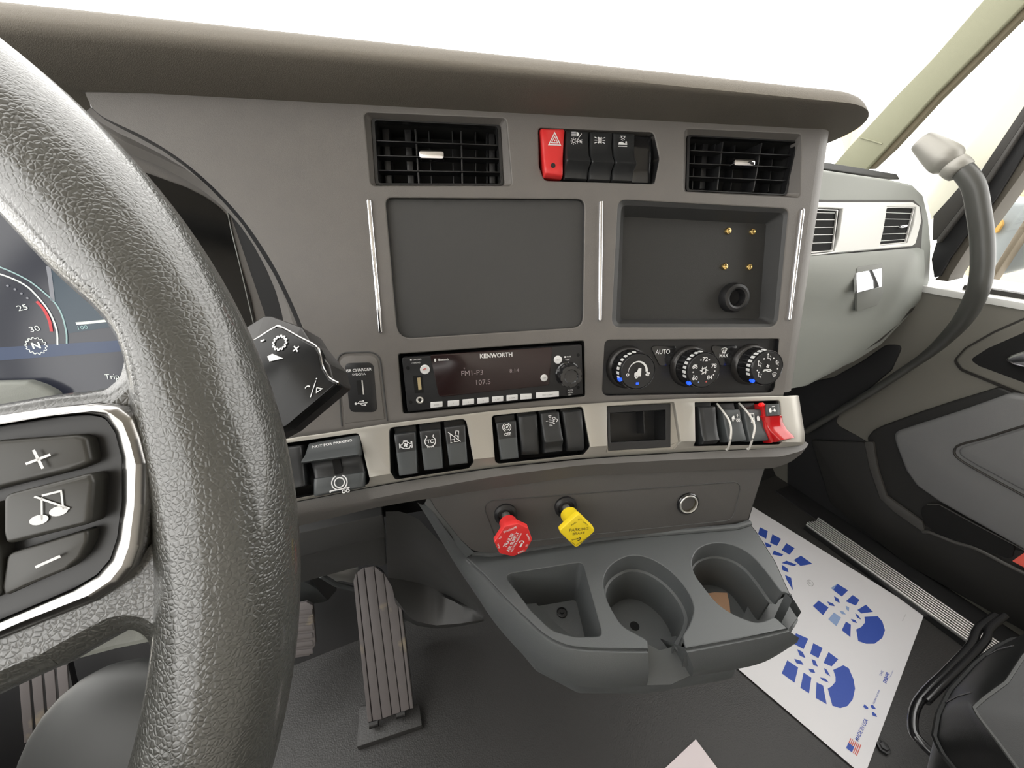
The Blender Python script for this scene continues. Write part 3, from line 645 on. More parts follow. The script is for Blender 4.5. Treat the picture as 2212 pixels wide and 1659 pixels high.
def s_eng(i):
    i.l([(-.5, .35), (-.3, .35), (-.3, .55), (.35, .55), (.35, .35), (.55, .35), (.7, .15), (.9, .15), (.9, .45), (1.05, .45), (1.05, -.5), (.9, -.5), (.9, -.2), (.75, -.2), (.6, -.55), (-.3, -.55), (-.6, -.3), (-.75, -.3), (-.75, .15), (-.5, .15)], .11, True)
    i.l([(-.95, -.4), (-.95, .35)], .1).l([(-.3, .75), (.35, .75)], .1).fan(.05, 0, .38)
def s_tc(i):
    i.arc(0, 0, .85, -235, 55, .14, 22).l([(-.55, -.85), (.55, -.85)], .16).l([(-.45, .75), (-.62, 1.05)], .14).l([(.45, .75), (.62, 1.05)], .14).t('TC', 0, 0, .85, bold=.02)
    [i.l([(x, -.8), (x, -1.0)], .12) for x in (-.45, -.15, .15, .45)]
def s_noax(i):
    i.l([(-.7, -.9), (-.7, .5)], .1).l([(-.85, -.9), (-.5, -.9)], .1).l([(-.7, -.4), (-.1, -.4)], .1).l([(-.15, -.8), (.05, .2), (.65, .1), (.5, -.8)], .1, True).l([(.1, .3), (.3, .95), (.75, .85), (.65, .25)], .1).l([(-1, .9), (.9, -.9)], .12)
    i.l([(.35, .2), (.6, -.3)], .1)
def s_absoff(i):
    i.c(0, .35, .42, .1).arc(0, .35, .66, 115, 245, .1, 12).arc(0, .35, .66, -65, 65, .1, 12).t('OFF', 0, -.75, .62, bold=.02).f([(-.2, .2), (.0, .55), (.25, .5), (.1, .2)])
def s_dpf(i):
    for y in (-.6, -.3, 0, .3, .6): i.l([(-.45, y), (.0, y)], .12)
    i.l([(-.5, .85), (.05, .85)], .12).l([(-.5, -.85), (.05, -.85)], .12); [i.l([(-1, y), (-.6, y)], .1) for y in (0,)]
    i.arc(.45, .35, .22, 0, 270, .1, 10).arc(.75, 0, .25, -90, 150, .1, 10).arc(.4, -.35, .22, 60, 300, .1, 10).l([(.1, 0), (.5, 0)], .1)
def s_trail(i):
    i.f([(-.9, -.3), (-.9, .1), (-.6, .45), (-.3, .45), (-.3, -.3)]).c(-.7, -.5, .15, .1).c(.25, -.55, .2, .1).c(.65, -.55, .2, .1).l([(-.3, -.2), (.9, -.2)], .12).l([(.4, .1), (.4, .7)], .1).l([(.2, .5), (.4, .75), (.6, .5)], .1)
def s_lock(i):
    i.l([(-.8, -.8), (-.8, .8)], .16).l([(-.2, -.8), (-.2, .8)], .16).l([(-.9, 0), (-.1, 0)], .2).l([(-.95, .8), (-.1, .8)], .12).l([(-.95, -.8), (-.1, -.8)], .12).f([(.35, -.5), (.35, .1), (.9, .1), (.9, -.5)]).arc(.62, .1, .2, 0, 180, .1, 8).l([(-.6, .5), (-.4, .9)], .12)
def s_fifth(i):
    i.f([(-.9, -.5), (-.9, .1), (-.6, .4), (-.3, .4), (-.3, -.5)]).c(-.6, -.6, .14, .1).l([(-.3, -.25), (.3, -.25)], .12).f([(.3, -.5), (.3, .1), (.6, .3), (.9, -.5)]).l([(0, .7), (.8, .7)], .12)
# partly hidden rocker beside the lever and the big trailer brake lever
rk = empty('rocker_switch', S.hit(640, 1000, 0), 'brown-black rocker switch half hidden by the steering wheel rim', 'switch', None)
rocker(S, [(612, 966), (651, 961), (662, 1050), (626, 1058)], pr_flat, 'key', rk)
bl_ = empty('trailer_brake_lever', S.hit(725, 1005, 0), 'wide dark grey trailer brake lever marked not for parking', 'brake lever')
rocker(S, [(662, 958), (774, 938), (779, 984), (657, 1001)], [(0, -.004), (.04, .0), (.2, .002), (.6, .006), (.84, .0125), (.92, .0135), (.97, .0125), (1, .008)], 'keygrey', bl_, 'upper_paddle', wq=.004)
rocker(S, [(668, 996), (779, 981), (788, 1020), (679, 1034)], [(0, .002), (.15, -.001), (.6, -.001), (1, .001)], 'key', bl_, 'middle_panel')
rocker(S, [(679, 1032), (788, 1018), (786, 1053), (682, 1073)], [(0, -.001), (.06, .003), (.3, .0045), (.85, .006), (.95, .005), (1, 0)], 'keygrey', bl_, 'lower_paddle')
link('lever_slot', prism(S, S.uvs([(717, 992), (734, 989), (739, 1020), (723, 1025)], .001), -.004, .0013), 'void', bl_, ang=None)
ptext(S, .0102, (675, 966), (760, 951), 5.2, 'NOT FOR PARKING', bl_, bold=.02)
i = Ic(S, *S.uv(734, 1045, .0058), .0088, pang(S, (700, 1056), (760, 1046)), .0066)
i.c(0, .15, .52, .12).arc(0, .15, .8, 115, 245, .12, 12).arc(0, .15, .8, -65, 65, .12, 12).l([(-1.1, -.62), (1.0, -.55)], .12).c(.35, -.88, .16, .09).c(.78, -.86, .16, .09).l([(-1.1, -.62), (-1.0, -.78)], .12); i.done(bl_)
ksw([(850, 937), (898, 931), (902, 1023), (863, 1029)], 'black rocker switch with an engine fan symbol', s_eng, at=(.5, .3))
ksw([(905, 930), (952, 925), (957, 1012), (917, 1017)], 'black rocker switch with letters TC inside a tyre symbol', s_tc, at=(.47, .3))
ksw([(959, 922), (1005, 916), (1010, 1001), (971, 1006)], 'black rocker switch with a crossed-out dump body symbol', s_noax, at=(.45, .29))
ksw([(1071, 913), (1115, 907), (1120, 990), (1082, 994)], 'black rocker switch with OFF under a brake circle symbol', s_absoff, at=(.5, .22), size=.0066)
ksw([(1119, 898), (1161, 893), (1165, 981), (1127, 983)], 'blank black switch cover between the OFF switch and the exhaust filter switch', half=False, prof=[(0, -.003), (.05, .0), (.4, .001), (.9, .0015), (1, -.003)], name='switch_blank', cat='switch blank')
t3 = ksw([(1167, 892), (1207, 888), (1215, 976), (1175, 980)], 'black rocker switch with a dotted exhaust filter symbol', s_dpf, half=False, prof=[(0, -.001), (.03, .003), (.2, .0028), (.5, .006), (.68, .0095), (.74, .009), (.84, .003), (.97, .002), (1, -.003)], at=(.52, .22), ws=.0046)
ksw([(1215, 888), (1258, 883), (1263, 973), (1225, 975)], 'blank black switch cover beside the exhaust filter switch at the bay end', half=False, prof=[(0, -.003), (.05, .0), (.4, .001), (.9, .0015), (1, -.003)], name='switch_blank', cat='switch blank')
ksw([(1510, 878), (1547, 875), (1552, 958), (1516, 961)], 'blank black switch cover left of the two switches with clear guards', half=False, prof=[(0, -.003), (.05, .0), (.4, .0005), (.7, .0015), (.9, .004), (1, -.003)], name='switch_blank', cat='switch blank')
g1 = ksw([(1560, 884), (1598, 883), (1610, 953), (1570, 956)], 'guarded grey rocker switch with a truck and trailer symbol', s_trail, at=(.62, .28), size=.0055, m='keygrey')
g2 = ksw([(1606, 884), (1643, 883), (1658, 952), (1616, 955)], 'guarded grey rocker switch with an axle and padlock symbol', s_lock, at=(.5, .28), size=.0062, m='keygrey')
M['clear'] = mat('clear_guard', (.62, .6, .56), .12, spec=.6)
for g_, pts in ((g1, [(1549, 872), (1562, 889), (1573, 905), (1579, 924), (1578, 948), (1572, 970), (1568, 970)]), (g2, [(1597, 871), (1609, 884), (1621, 900), (1630, 921), (1626, 946), (1618, 969), (1614, 969)])):
    ws_ = [-.006, .004, .010, .014, .014, .002, -.001]
    P_ = smooth([S.hit(*p, w) for p, w in zip(pts, ws_)], 5)
    link('clear_guard', tube(P_, .0011, 8), 'clear', g_, label='clear wire-like switch guard')
rg = empty('guarded_switch', S.hit(1675, 915, 0), 'black switch under a glossy red flip guard at the strip end', 'switch')
rocker(S, [(1652, 873), (1681, 872), (1684, 898), (1654, 900)], [(0, .004), (.05, .007), (.5, .0065), (.95, .006), (1, .004)], 'keygrey', rg, 'upper_key', wq=.004)
u, v = S.uv(1668, 885, .011); i = Ic(S, u, v, .0048, 2, .0114); s_fifth(i); i.done(rg)
rocker(S, [(1646, 898), (1688, 896), (1706, 949), (1673, 955)], [(0, .003), (.05, .006), (.3, .004), (.6, .006), (.85, .012), (.93, .0125), (1, .006)], 'redclear', rg, 'flip_guard', wq=.004)
link('guard_side', prism(S, S.uvs([(1643, 872), (1652, 872), (1656, 905), (1674, 952), (1664, 957), (1650, 925)], .002), -.008, .004, .001), 'redclear', rg)
u, v = S.uv(1646, 874, .005); link('warning_lamp', lathe(S, u, v, [(.0022, .002), (.0022, .006), (.0001, .0075)], 16), 'redlight', rg)
# empty pocket in the strip
pk = empty('strip_pocket', S.hit(1383, 925, 0), 'empty black rectangular pocket in the silver strip', 'empty pocket')
pf = rpoly(S.uvs([(1311, 878), (1449, 871), (1449, 966), (1315, 974)], -.004), .001); pi = rpoly(S.uvs([(1317, 892), (1438, 885), (1438, 950), (1319, 956)], -.004), .001)
link('bezel', plate(S, pf, [pi], -.007, -.004, .0006), 'black', pk); link('liner', wall(S, pi, -.030, -.005, floor=True), 'black', pk, ang=30)
link('reveal', join(wall(S, bay3, -.006, -.0025), wall(S, bay3, -.006, -.006, poly2=resample([V(p) for p in pf]+[V(pf[0])], len(bay3)+1)[:-1])), 'silver', pk, ang=30)
a, b = S.uv(1389, 888, -.012), S.uv(1391, 936, -.012); link('rib', prism(S, [(a[0], a[1]), (a[0]+.0012, a[1]), (b[0]+.0012, b[1]), (b[0], b[1])], -.030, -.012), 'black', pk)

# ================================================================== LOWER CONSOLE
con = empty('lower_console', L.P(-.1, -.1, -.05), 'dark grey lower console with two cup holders and an open bin', 'console')
lf = rpoly(L.uvs([(925, 1070), (1061, 1040), (1250, 1015), (1461, 1005), (1656, 1000), (1614, 1130), (1590, 1137), (1300, 1162), (1060, 1196), (1022, 1191), (995, 1166), (962, 1125), (940, 1098)]), [0, 0, 0, 0, 0, .008, .02, 0, .02, .02, .02, 0, 0])
link('console_face', prism(L, lf, -.02, 0, .001), 'console', con, ang=40)
gr = rpoly(L.uvs([(1040, 1083), (1603, 1040), (1583, 1124), (1075, 1176)], .0003), .012, 6)
link('face_groove', tube([L.P(a, b, .0) for a, b in gr+gr[:1]], .0007, 8), 'dark', con)
# side of the console towards the passenger footwell
link('console_side', grid([[L.hit(1656, 1000), L.hit(1635, 1065), L.hit(1615, 1131)], [L.hit(1656, 1000)-L.ez*.2, L.hit(1635, 1065)-L.ez*.2, L.hit(1615, 1131)-L.ez*.2-V((0, 0, .1))]]), 'dark', con)
# tray outline with the two cup holders open to the edge
cupL = [(1400, 1401), (1399, 1384), (1388, 1376), (1371, 1367), (1344, 1350), (1323, 1319), (1309, 1288), (1304, 1254), (1316, 1226), (1340, 1208), (1368, 1200), (1405, 1207), (1447, 1233), (1481, 1271), (1498, 1312), (1488, 1350), (1475, 1371), (1477, 1385), (1481, 1400)]
cupR = [(1701, 1357), (1690, 1347), (1672, 1333), (1653, 1340), (1629, 1343), (1584, 1326), (1548, 1301), (1516, 1262), (1500, 1238), (1495, 1212), (1507, 1188), (1530, 1176), (1557, 1173), (1590, 1180), (1622, 1199), (1653, 1233), (1684, 1274), (1694, 1279), (1706, 1283)]
left_e = [(1007, 1205), (1045, 1240), (1088, 1287), (1130, 1328), (1172, 1366), (1206, 1386), (1245, 1397), (1320, 1401)]
back_e = [(1619, 1131), (1590, 1140), (1300, 1165), (1060, 1199), (1020, 1196)]
cl = [tuple(p) for p in smooth(T.uvs(cupL[1:-1]), 3)]; cr = [tuple(p) for p in smooth(T.uvs(cupR[1:-1]), 3)]
tp = [tuple(p) for p in smooth(T.uvs(left_e), 3)] + T.uvs([cupL[0]]) + cl + T.uvs([cupL[-1]]) + T.uvs([(1590, 1381)]) + T.uvs([cupR[0]]) + cr + T.uvs([cupR[-1], (1674, 1212), (1632, 1146)]) + T.uvs(back_e)
binp = rpoly(T.uvs([(1089, 1241), (1258, 1214), (1302, 1374), (1240, 1375), (1192, 1361), (1148, 1319)]), [.006, .006, .006, .02, .02, .01])
link('tray_top', plate(T, tp, [binp], -.004, 0, .0012), 'tray', con, ang=40)
cb = V((sum(p[0] for p in binp)/len(binp), sum(p[1] for p in binp)/len(binp)))
b2 = [tuple(cb+(V(p)-cb)*.80+V((0, 0))) for p in binp]
bin_ = link('bin', join(wall(T, binp, -.052, -.001, floor=True, poly2=b2)), 'tray', con, ang=40)
u, v = T.uv(1214, 1322, -.05); link('screw', lathe(T, u, v, [(.0058, -.0518), (.0058, -.0500), (.0048, -.0495), (.0044, -.0508), (.0022, -.0508), (.0018, -.0495), (.0001, -.0495)], 24), 'black', bin_)
def cup(rim, cpts, name, slot):
    r2 = [V(p) for p in rim]; c = sum(cpts, V((0, 0)))/len(cpts)
    def sc(k): return [tuple(c+(p-c)*k) for p in r2]
    lv = [(1, -.001), (.97, -.020), (.965, -.0215), (.90, -.0225), (.885, -.024), (.82, -.066), (.80, -.068)]
    lines = [[T.P(a, b, w) for a, b in sc(k)] for k, w in lv]
    fl = []
    R_ = sum((p-c).length for p in cpts)/len(cpts)
    disc = mesh([T.P(c.x+(p[0]-c.x)*1.12, c.y+(p[1]-c.y)*1.12, -.0675) for p in sc(.82)], [list(range(len(r2)))])
    o = link(name, join(grid(lines), disc), 'tray', con, ang=40)
    return o, c, R_
cpL = [V(p) for p in T.uvs(cupL[4:16])]; cpR = [V(p) for p in T.uvs(cupR[5:16])]
oL, cL_, RL = cup(cl, cpL, 'cup_holder', 0); oR, cR_, RR = cup(cr, cpR, 'cup_holder', 0)
u, v = T.uv(1371, 1352, -.067); link('drain_hole', lathe(T, u, v, [(.0052, -.0672), (.0001, -.0671)], 20), 'void', oL, ang=None)
# channels from the cups to the rim
def chan(p_in0, p_out0, p_in1, p_out1, dz, name='cup_slot', ext=.0):
    a0, b0, a1, b1 = [T.hit(*p) for p in (p_in0, p_out0, p_in1, p_out1)]
    dn = V((0, 0, -dz)); me = grid([[a0, b0], [a0+dn, b0+dn], [(a0+a1)/2+dn*1.05, (b0+b1)/2+dn*1.05], [a1+dn, b1+dn], [a1, b1]])
    return link(name, me, 'tray', con, ang=20)
fo = hH*0 + V((-L.ez.x*0, 0, 0))
chan((1688, 1345), (1702, 1358), (1697, 1281), (1712, 1296), .042)
# outer wall of the tray
wA_ = (T.hit(1007, 1205)-L.o).dot(L.ez); wB_ = (T.hit(996, 1238, -.040)-L.o).dot(L.ez)
seam = [L.hit(917, 1088, .002), L.hit(930, 1102, .002), L.hit(954, 1136, 0), L.hit(981, 1172, wA_*.6)] + [T.hit(*p, 0) for p in left_e] + [T.hit(1399, 1402)]
bots = [L.hit(908, 1092, 0), L.hit(928, 1124, wB_*.25), L.hit(949, 1160, wB_*.55), L.hit(971, 1198, wB_*.82)] + [T.hit(*p, -.040) for p in [(996, 1238), (1030, 1288), (1066, 1342), (1112, 1396), (1152, 1435), (1184, 1458), (1235, 1480), (1320, 1486)]] + [T.hit(1397, 1482, -.045)]
def outer_wall(top, bot, name='tray_rim', n=70):
    a, b = (smooth(top, 6), smooth(bot, 6)) if len(top) == len(bot) else (resample(top, n), resample(bot, n)); c0 = T.P(cL_.x, cL_.y+.02, -.02)
    L1 = [p - V((0, 0, .0012)) for p in a]
    L1b = [p + (c0-p).normalized()*.0028 - V((0, 0, .0020)) for p in a]
    L2 = [p + (p-c0).normalized()*.0022 - V((0, 0, .0032)) for p in a]
    L3 = [p*.55+r_*.45 + (p-c0).normalized()*.006 for p, r_ in zip(a, b)]
    L4 = [p*.2+r_*.8 + (p-c0).normalized()*.003 for p, r_ in zip(a, b)]
    L6 = [r_ + (c0-r_)*(.35*min(max((ZT-.01-r_.z)/.03, 0), 1)) - V((0, 0, .012)) - L.ez*.01 for r_ in b]
    rows_ = [a, L1, L1b, L2, L3, L4, b, L6]; n = len(rows_)
    return link(name, join(grid(rows_), mesh([r_[0] for r_ in rows_]+[r_[-1] for r_ in rows_], [list(range(n)), list(range(n, 2*n))])), 'tray', con, ang=35)
outer_wall(seam, bots)
outer_wall([T.hit(1482, 1401), T.hit(1590, 1381), T.hit(1650, 1370), T.hit(1702, 1358)], [T.hit(1493, 1462, -.045), T.hit(1584, 1447, -.045), T.hit(1653, 1429, -.045), T.hit(1717, 1391, -.030)], n=24)
# front lip of the left slot and body of the right slot
link('slot_post', prism(T, T.uvs([(1484, 1392), (1485, 1402), (1500, 1400), (1497, 1390)]), -.030, -.005), 'tray', con)
link('cup_slot', join(grid([[T.hit(1388, 1376, -.001), T.hit(1400, 1402, -.001)], [T.hit(1390, 1392, -.030), T.hit(1395, 1480, -.045)]]), grid([[T.hit(1388, 1385, -.030), T.hit(1425, 1405, -.034), T.hit(1472, 1392, -.030)], [T.hit(1395, 1480, -.045), T.hit(1448, 1479, -.047), T.hit(1493, 1458, -.045)]]), grid([[T.hit(1475, 1371, -.001), T.hit(1483, 1401, -.001)], [T.hit(1480, 1390, -.012), T.hit(1492, 1425, -.018)], [T.hit(1472, 1392, -.030), T.hit(1493, 1458, -.045)]])), 'tray', con, ang=30)
link('slot_body', grid([[T.hit(1706, 1283), T.hit(1716, 1297), T.hit(1731, 1322, -.012), T.hit(1718, 1340, -.020), T.hit(1704, 1358, -.004)], [T.hit(1700, 1300, -.045), T.hit(1706, 1310, -.045), T.hit(1722, 1335, -.042), T.hit(1712, 1352, -.040), T.hit(1704, 1375, -.040)]]), 'tray', con, ang=40)
link('tray_side', grid([[T.hit(1619, 1131), T.hit(1632, 1146), T.hit(1674, 1212), T.hit(1706, 1283)], [T.hit(1619, 1131, -.07)+V((.0, 0, 0)), T.hit(1632, 1146, -.07)-V((.02, 0, 0)), T.hit(1674, 1212, -.07)-V((.03, 0, 0)), T.hit(1706, 1283, -.05)-V((.03, 0, 0))]]), 'tray', con)
link('tray_underside', prism(T, [tuple(V(p)*.9+V((cL_.x, cL_.y+.02))*.1) for p in rpoly(T.uvs([(985, 1180), (1130, 1345), (1245, 1400), (1440, 1400), (1680, 1360), (1640, 1180), (1590, 1140)]), .02)], -.10, -.070, .01), 'tray', con, ang=30)
link('slot_floor', prism(T, rpoly(T.uvs([(1600, 1345), (1704, 1370), (1724, 1340), (1710, 1283), (1640, 1250)], -.056), .002), -.066, -.056), 'tray', con)
# console side wall going up at left
le = [L.hit(995, 1166, -.001), L.hit(962, 1125, -.001), L.hit(940, 1098, -.001), L.hit(925, 1070, -.001)]
link('console_flank', grid([list(reversed(le)) + [L.hit(1024, 1194, -.001)], seam[:4]+[T.hit(1007, 1205)]]), 'tray', con, ang=60)
link('cove', tube([T.P(*T.uv(*p), .0015)+L.ez*.0 for p in [(1020, 1196), (1060, 1199), (1300, 1164), (1590, 1140), (1619, 1131)]], .0035, 10), 'tray', con)
# brown paper scrap in the right cup holder
u, v = cR_.x-RR*.25, cR_.y-RR*.05
scrap = [(1545, 1276), (1572, 1277), (1577, 1300), (1580, 1330), (1560, 1345), (1520, 1330), (1518, 1280)]
link('paper_scrap', prism(T, T.uvs(scrap, -.060), -.0655, -.063), 'cardboard', None, 'crumpled brown paper scrap lying in the right cup holder', 'paper scrap')
# ---------------------------------------------------------------- air valves and power socket
def valve(base, face, poly, colr, name, label, r=.0135):
    bu, bv = L.uv(*base); t = empty(name, L.P(bu, bv, 0), label, 'air valve knob')
    link('collar', lathe(L, bu, bv, [(.0125, 0), (.0125, .003), (.0095, .0045), (.0080, .004), (.0078, .001)], 32), 'black', t)
    B0 = L.P(bu, bv, .002); Fc = CAM + ray(*face)*((L.hit(*face, .040)-CAM).length)
    ax = (Fc-B0).normalized(); ex = hH - ax*hH.dot(ax); KF = Fr(Fc, ex, V((0, 0, 1))-ax*ax.z)
    if KF.ez.dot(ax) < 0: print('flip', name)
    Ln = (Fc-B0).length
    link('shaft', lathe(KF, 0, 0, [(.0045, -Ln), (.0045, -Ln+.020)], 20), 'steel', t)
    link('sleeve', lathe(KF, 0, 0, [(.0060, -Ln+.0125), (.0094, -Ln+.012), (.0090, -.012), (.0100, -.006)], 28), colr, t)
    pp = KF.uvs(poly, 0)
    k = link('knob', prism(KF, rpoly(pp, .0022 if len(poly) == 8 else .004), -.006, .0, .0012), colr, t)
    return t, k, KF
vr, kr, KR = valve((1092, 1110), (1109, 1167), [(1091, 1137), (1119, 1131), (1141, 1141), (1150, 1166), (1136, 1192), (1108, 1203), (1079, 1196), (1068, 1172)], 'red', 'trailer_air_knob', 'red octagonal trailer air supply knob on the console')
def kt(KF, k, txt, p0, p1, h, m='print', bold=.02): ptext(KF, .0004, p0, p1, h, txt, k, m, bold=bold)
kt(KR, kr, 'TRAILER', (1090, 1182), (1109, 1152), 7, 'print', .02); kt(KR, kr, 'AIR SUPPLY', (1097, 1192), (1119, 1149), 6.5); kt(KR, kr, 'NOT FOR PARKING', (1105, 1192), (1126, 1152), 3.4)
kt(KR, kr, 'EVACUATE', (1088, 1150), (1116, 1139), 4); kt(KR, kr, 'TO', (1079, 1165), (1083, 1159), 3.6); kt(KR, kr, 'PULL', (1079, 1184), (1075, 1174), 3.4); kt(KR, kr, 'SUPPLY', (1138, 1153), (1144, 1168), 3.6); kt(KR, kr, 'TO', (1137, 1181), (1140, 1176), 3.4); kt(KR, kr, 'PUSH', (1119, 1195), (1133, 1189), 3.6)
i = Ic(KR, *KR.uv(1126, 1174, 0), .0042, 62, .0004); i.f([(-1, -.35), (.2, -.35), (.35, .05), (-1, .15)]).arc(.3, .1, .55, -90, 100, .28, 10); i.done(kr)
vy, ky, KY_ = valve((1221, 1094), (1246, 1147), [(1250, 1110), (1287, 1146), (1245, 1185), (1207, 1148)], 'yellow', 'parking_brake_knob', 'yellow diamond-shaped parking brake knob on the console')
kt(KY_, ky, 'PARKING', (1230, 1146), (1271, 1142), 6.2, 'bprint', 0); kt(KY_, ky, 'BRAKE', (1237, 1154), (1263, 1151), 5.2, 'bprint', .0)
kt(KY_, ky, 'PULL', (1234, 1136), (1246, 1127), 3, 'bprint', 0); kt(KY_, ky, 'TO', (1248, 1123), (1256, 1122), 3.4, 'bprint', 0); kt(KY_, ky, 'APPLY', (1259, 1127), (1270, 1135), 3, 'bprint', 0); kt(KY_, ky, 'PUSH', (1231, 1169), (1241, 1176), 3, 'bprint', 0); kt(KY_, ky, 'TO RELEASE', (1244, 1179), (1270, 1161), 3, 'bprint', 0)
i = Ic(KY_, *KY_.uv(1247, 1164, 0), .0034, 2, .0004); i.f([(-1.2, .1), (.3, .3), (.3, -.1), (-1.2, .0)]).arc(.3, .0, .6, -120, 60, .3, 10).c(-1.5, .1, .2, .1); i.done(ky, 'symbol', 'bprint')
so_ = empty('power_socket', L.hit(1485, 1087), 'round twelve volt socket with a metal ring on the console', 'power socket')
u, v = L.uv(1485, 1087); link('outer_ring', lathe(L, u, v, [(.0135, 0), (.0135, .002), (.0125, .003), (.0112, .003)], 36), 'gloss', so_)
link('metal_ring', lathe(L, u, v, [(.0115, .0028), (.0108, .0038), (.0096, .0036), (.0092, .002)], 36), 'steel', so_)
link('socket_well', lathe(L, u, v, [(.0093, .003), (.0090, -.015), (.0001, -.015)], 30), mat('socket_metal', (.22, .19, .13), .35, metal=.8), so_)

# ================================================================== DRIVER'S FOOTWELL
cov = empty('under_dash_cover', V((0, .48, .5)), 'dark moulded plastic cover under the dashboard above the accelerator pedal', 'dash cover')
YP = lambda y: Fr((0, y, 0), (1, 0, 0), (0, 0, 1))
def yl(pts): return [YP(y).hit(px, py) for px, py, y in pts]
link('kick_cover', grid([resample(yl(r), 16) for r in (
    [(833, 1105, .44), (870, 1104, .44), (905, 1122, .44), (955, 1175, .43), (1075, 1290, .40)],
    [(834, 1146, .45), (862, 1139, .45), (890, 1152, .45), (930, 1205, .44), (1062, 1315, .41)],
    [(835, 1200, .48), (866, 1198, .48), (900, 1210, .49), (945, 1240, .48), (1050, 1325, .42)],
    [(838, 1248, .53), (870, 1252, .53), (915, 1262, .53), (975, 1290, .50), (1046, 1330, .43)],
    [(846, 1262, .52), (880, 1266, .52), (925, 1276, .52), (975, 1296, .49), (1043, 1335, .43)],
    [(852, 1290, .50), (890, 1340, .48), (940, 1351, .47), (995, 1347, .45), (1045, 1338, .43)],
    [(860, 1330, .56), (900, 1352, .55), (945, 1358, .54), (1000, 1352, .52), (1046, 1342, .50)])]), 'dark', cov, ang=55)
link('upper_step', prism(YP(.47), rpoly(YP(.47).uvs([(560, 1170), (828, 1112), (834, 1152), (832, 1160), (560, 1228)]), .003), -.05, 0, .003), 'dark', cov, ang=40)
link('lower_step', prism(YP(.50), rpoly(YP(.50).uvs([(560, 1200), (832, 1150), (836, 1218), (826, 1223), (790, 1221), (640, 1262), (560, 1300)]), .004), -.08, 0, .003), 'dark', cov, ang=40)
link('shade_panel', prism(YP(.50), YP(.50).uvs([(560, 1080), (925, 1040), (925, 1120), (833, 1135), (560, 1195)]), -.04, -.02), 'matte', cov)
# accelerator pedal
pd = empty('accelerator_pedal', FL.hit(850, 1560, .02), 'tall grooved floor-hinged accelerator pedal with a dirty patch', 'pedal')
A0, B0 = FL.hit(795, 1560, .035), FL.hit(893, 1528, .035)
ang = math.radians(52); ex_ = (B0-A0).normalized(); fw = V((-ex_.y, ex_.x, 0))
PF = Fr(A0, ex_, fw*math.cos(ang)+V((0, 0, math.sin(ang))))
out_ = [(794, 1560), (790, 1510), (784, 1440), (775, 1370), (768, 1310), (763, 1258), (768, 1240), (781, 1228), (799, 1223), (816, 1226), (826, 1234), (840, 1255), (855, 1277), (864, 1297), (869, 1318), (877, 1380), (884, 1440), (889, 1480), (894, 1528), (860, 1542), (816, 1560)]
pu = PF.uvs(out_)
link('backing', prism(PF, rpoly(pu, .003), -.006, -.001, .001), 'black', pd, ang=40)
grs = [((770, 1255), (805, 1556)), ((787, 1236), (826, 1552)), ((807, 1233), (847, 1543)), ((829, 1256), (866, 1537)), ((858, 1314), (885, 1530))]
edges_ = [[(763, 1252), (766, 1300), (794, 1560)]] + [list(g) for g in grs] + [[(868, 1310), (894, 1528)]]
def strip_between(g0, g1, top, k0=1.0, k1=1.0):
    a0, a1 = [V(PF.uv(*p)) for p in (g0[0], g0[-1])]; b0, b1 = [V(PF.uv(*p)) for p in (g1[0], g1[-1])]; e = V((.0008, 0))
    poly = [tuple(a1+e), tuple(b1-e), tuple(b0-e)] + [PF.uv(*p) for p in top] + [tuple(a0+e)]
    return prism(PF, poly, -.003, .0022, .0007)
tops = [[(778, 1230)], [(793, 1224)], [(824, 1234)], [(843, 1260), ], [(863, 1300)]]
ribs = [((763, 1254), (794, 1560)), ((771, 1236), (805, 1556)), ((787, 1226), (826, 1552)), ((808, 1223), (847, 1543)), ((829, 1238), (866, 1537)), ((857, 1281), (885, 1530)), ((869, 1318), (894, 1528))]
for k in range(6): link('tread_rib', strip_between(ribs[k], ribs[k+1], []), 'pedal', pd, ang=35)
link('base_plate', prism(Fr((0, 0, .014), (1, 0, 0), (0, 1, 0)), rpoly(Fr((0, 0, .014), (1, 0, 0), (0, 1, 0)).uvs([(777, 1524), (770, 1614), (912, 1566), (905, 1520)]), .002), -.013, .0, .003), 'floor', pd)
for a in ((808, 1562), (866, 1541)): p = FL.hit(*a, .028); link('hinge', tube([p-ex_*.008, p+ex_*.008], .007, 14), 'black', pd)
# brake pedal
bp_ = empty('brake_pedal', FL.hit(655, 1420, .12), 'ribbed brake pedal pad just right of the steering wheel rim', 'pedal')
BF = Fr(FL.hit(655, 1420, .12), (1, 0, 0), (0, .6, .8))
pads = rpoly(BF.uvs([(560, 1310), (640, 1305), (662, 1300), (676, 1308), (682, 1392), (668, 1417), (600, 1428), (560, 1430)]), .004)
link('pad', prism(BF, pads, -.010, 0, .002), 'pedal', bp_, ang=40)
for y in range(1318, 1412, 17):
    w_ = 676 if y > 1330 else 674; link('tread_bar', prism(BF, BF.uvs([(565, y+9), (w_, y-3), (w_+1, y+8), (565, y+20)]), -.001, .0022, .0007), 'pedal', bp_, ang=35)
link('pedal_arm', prism(YP(.62), rpoly(YP(.62).uvs([(600, 1262), (652, 1256), (668, 1262), (700, 1282), (708, 1300), (640, 1312), (600, 1312)]), .004), -.02, 0, .003), 'keygrey', bp_)
br = empty('pedal_bracket', YP(.60).hit(740, 1250), 'grey metal bracket above the pedals under the dash cover', 'bracket')
link('bracket_plate', prism(YP(.60), rpoly(YP(.60).uvs([(688, 1235), (735, 1222), (775, 1232), (770, 1262), (735, 1256), (700, 1262)]), .006), -.012, 0, .003), 'steel', br)
link('bracket_bar', tube([YP(.59).hit(*p) for p in [(694, 1243), (725, 1262), (765, 1272)]], .005, 10), 'keygrey', br)
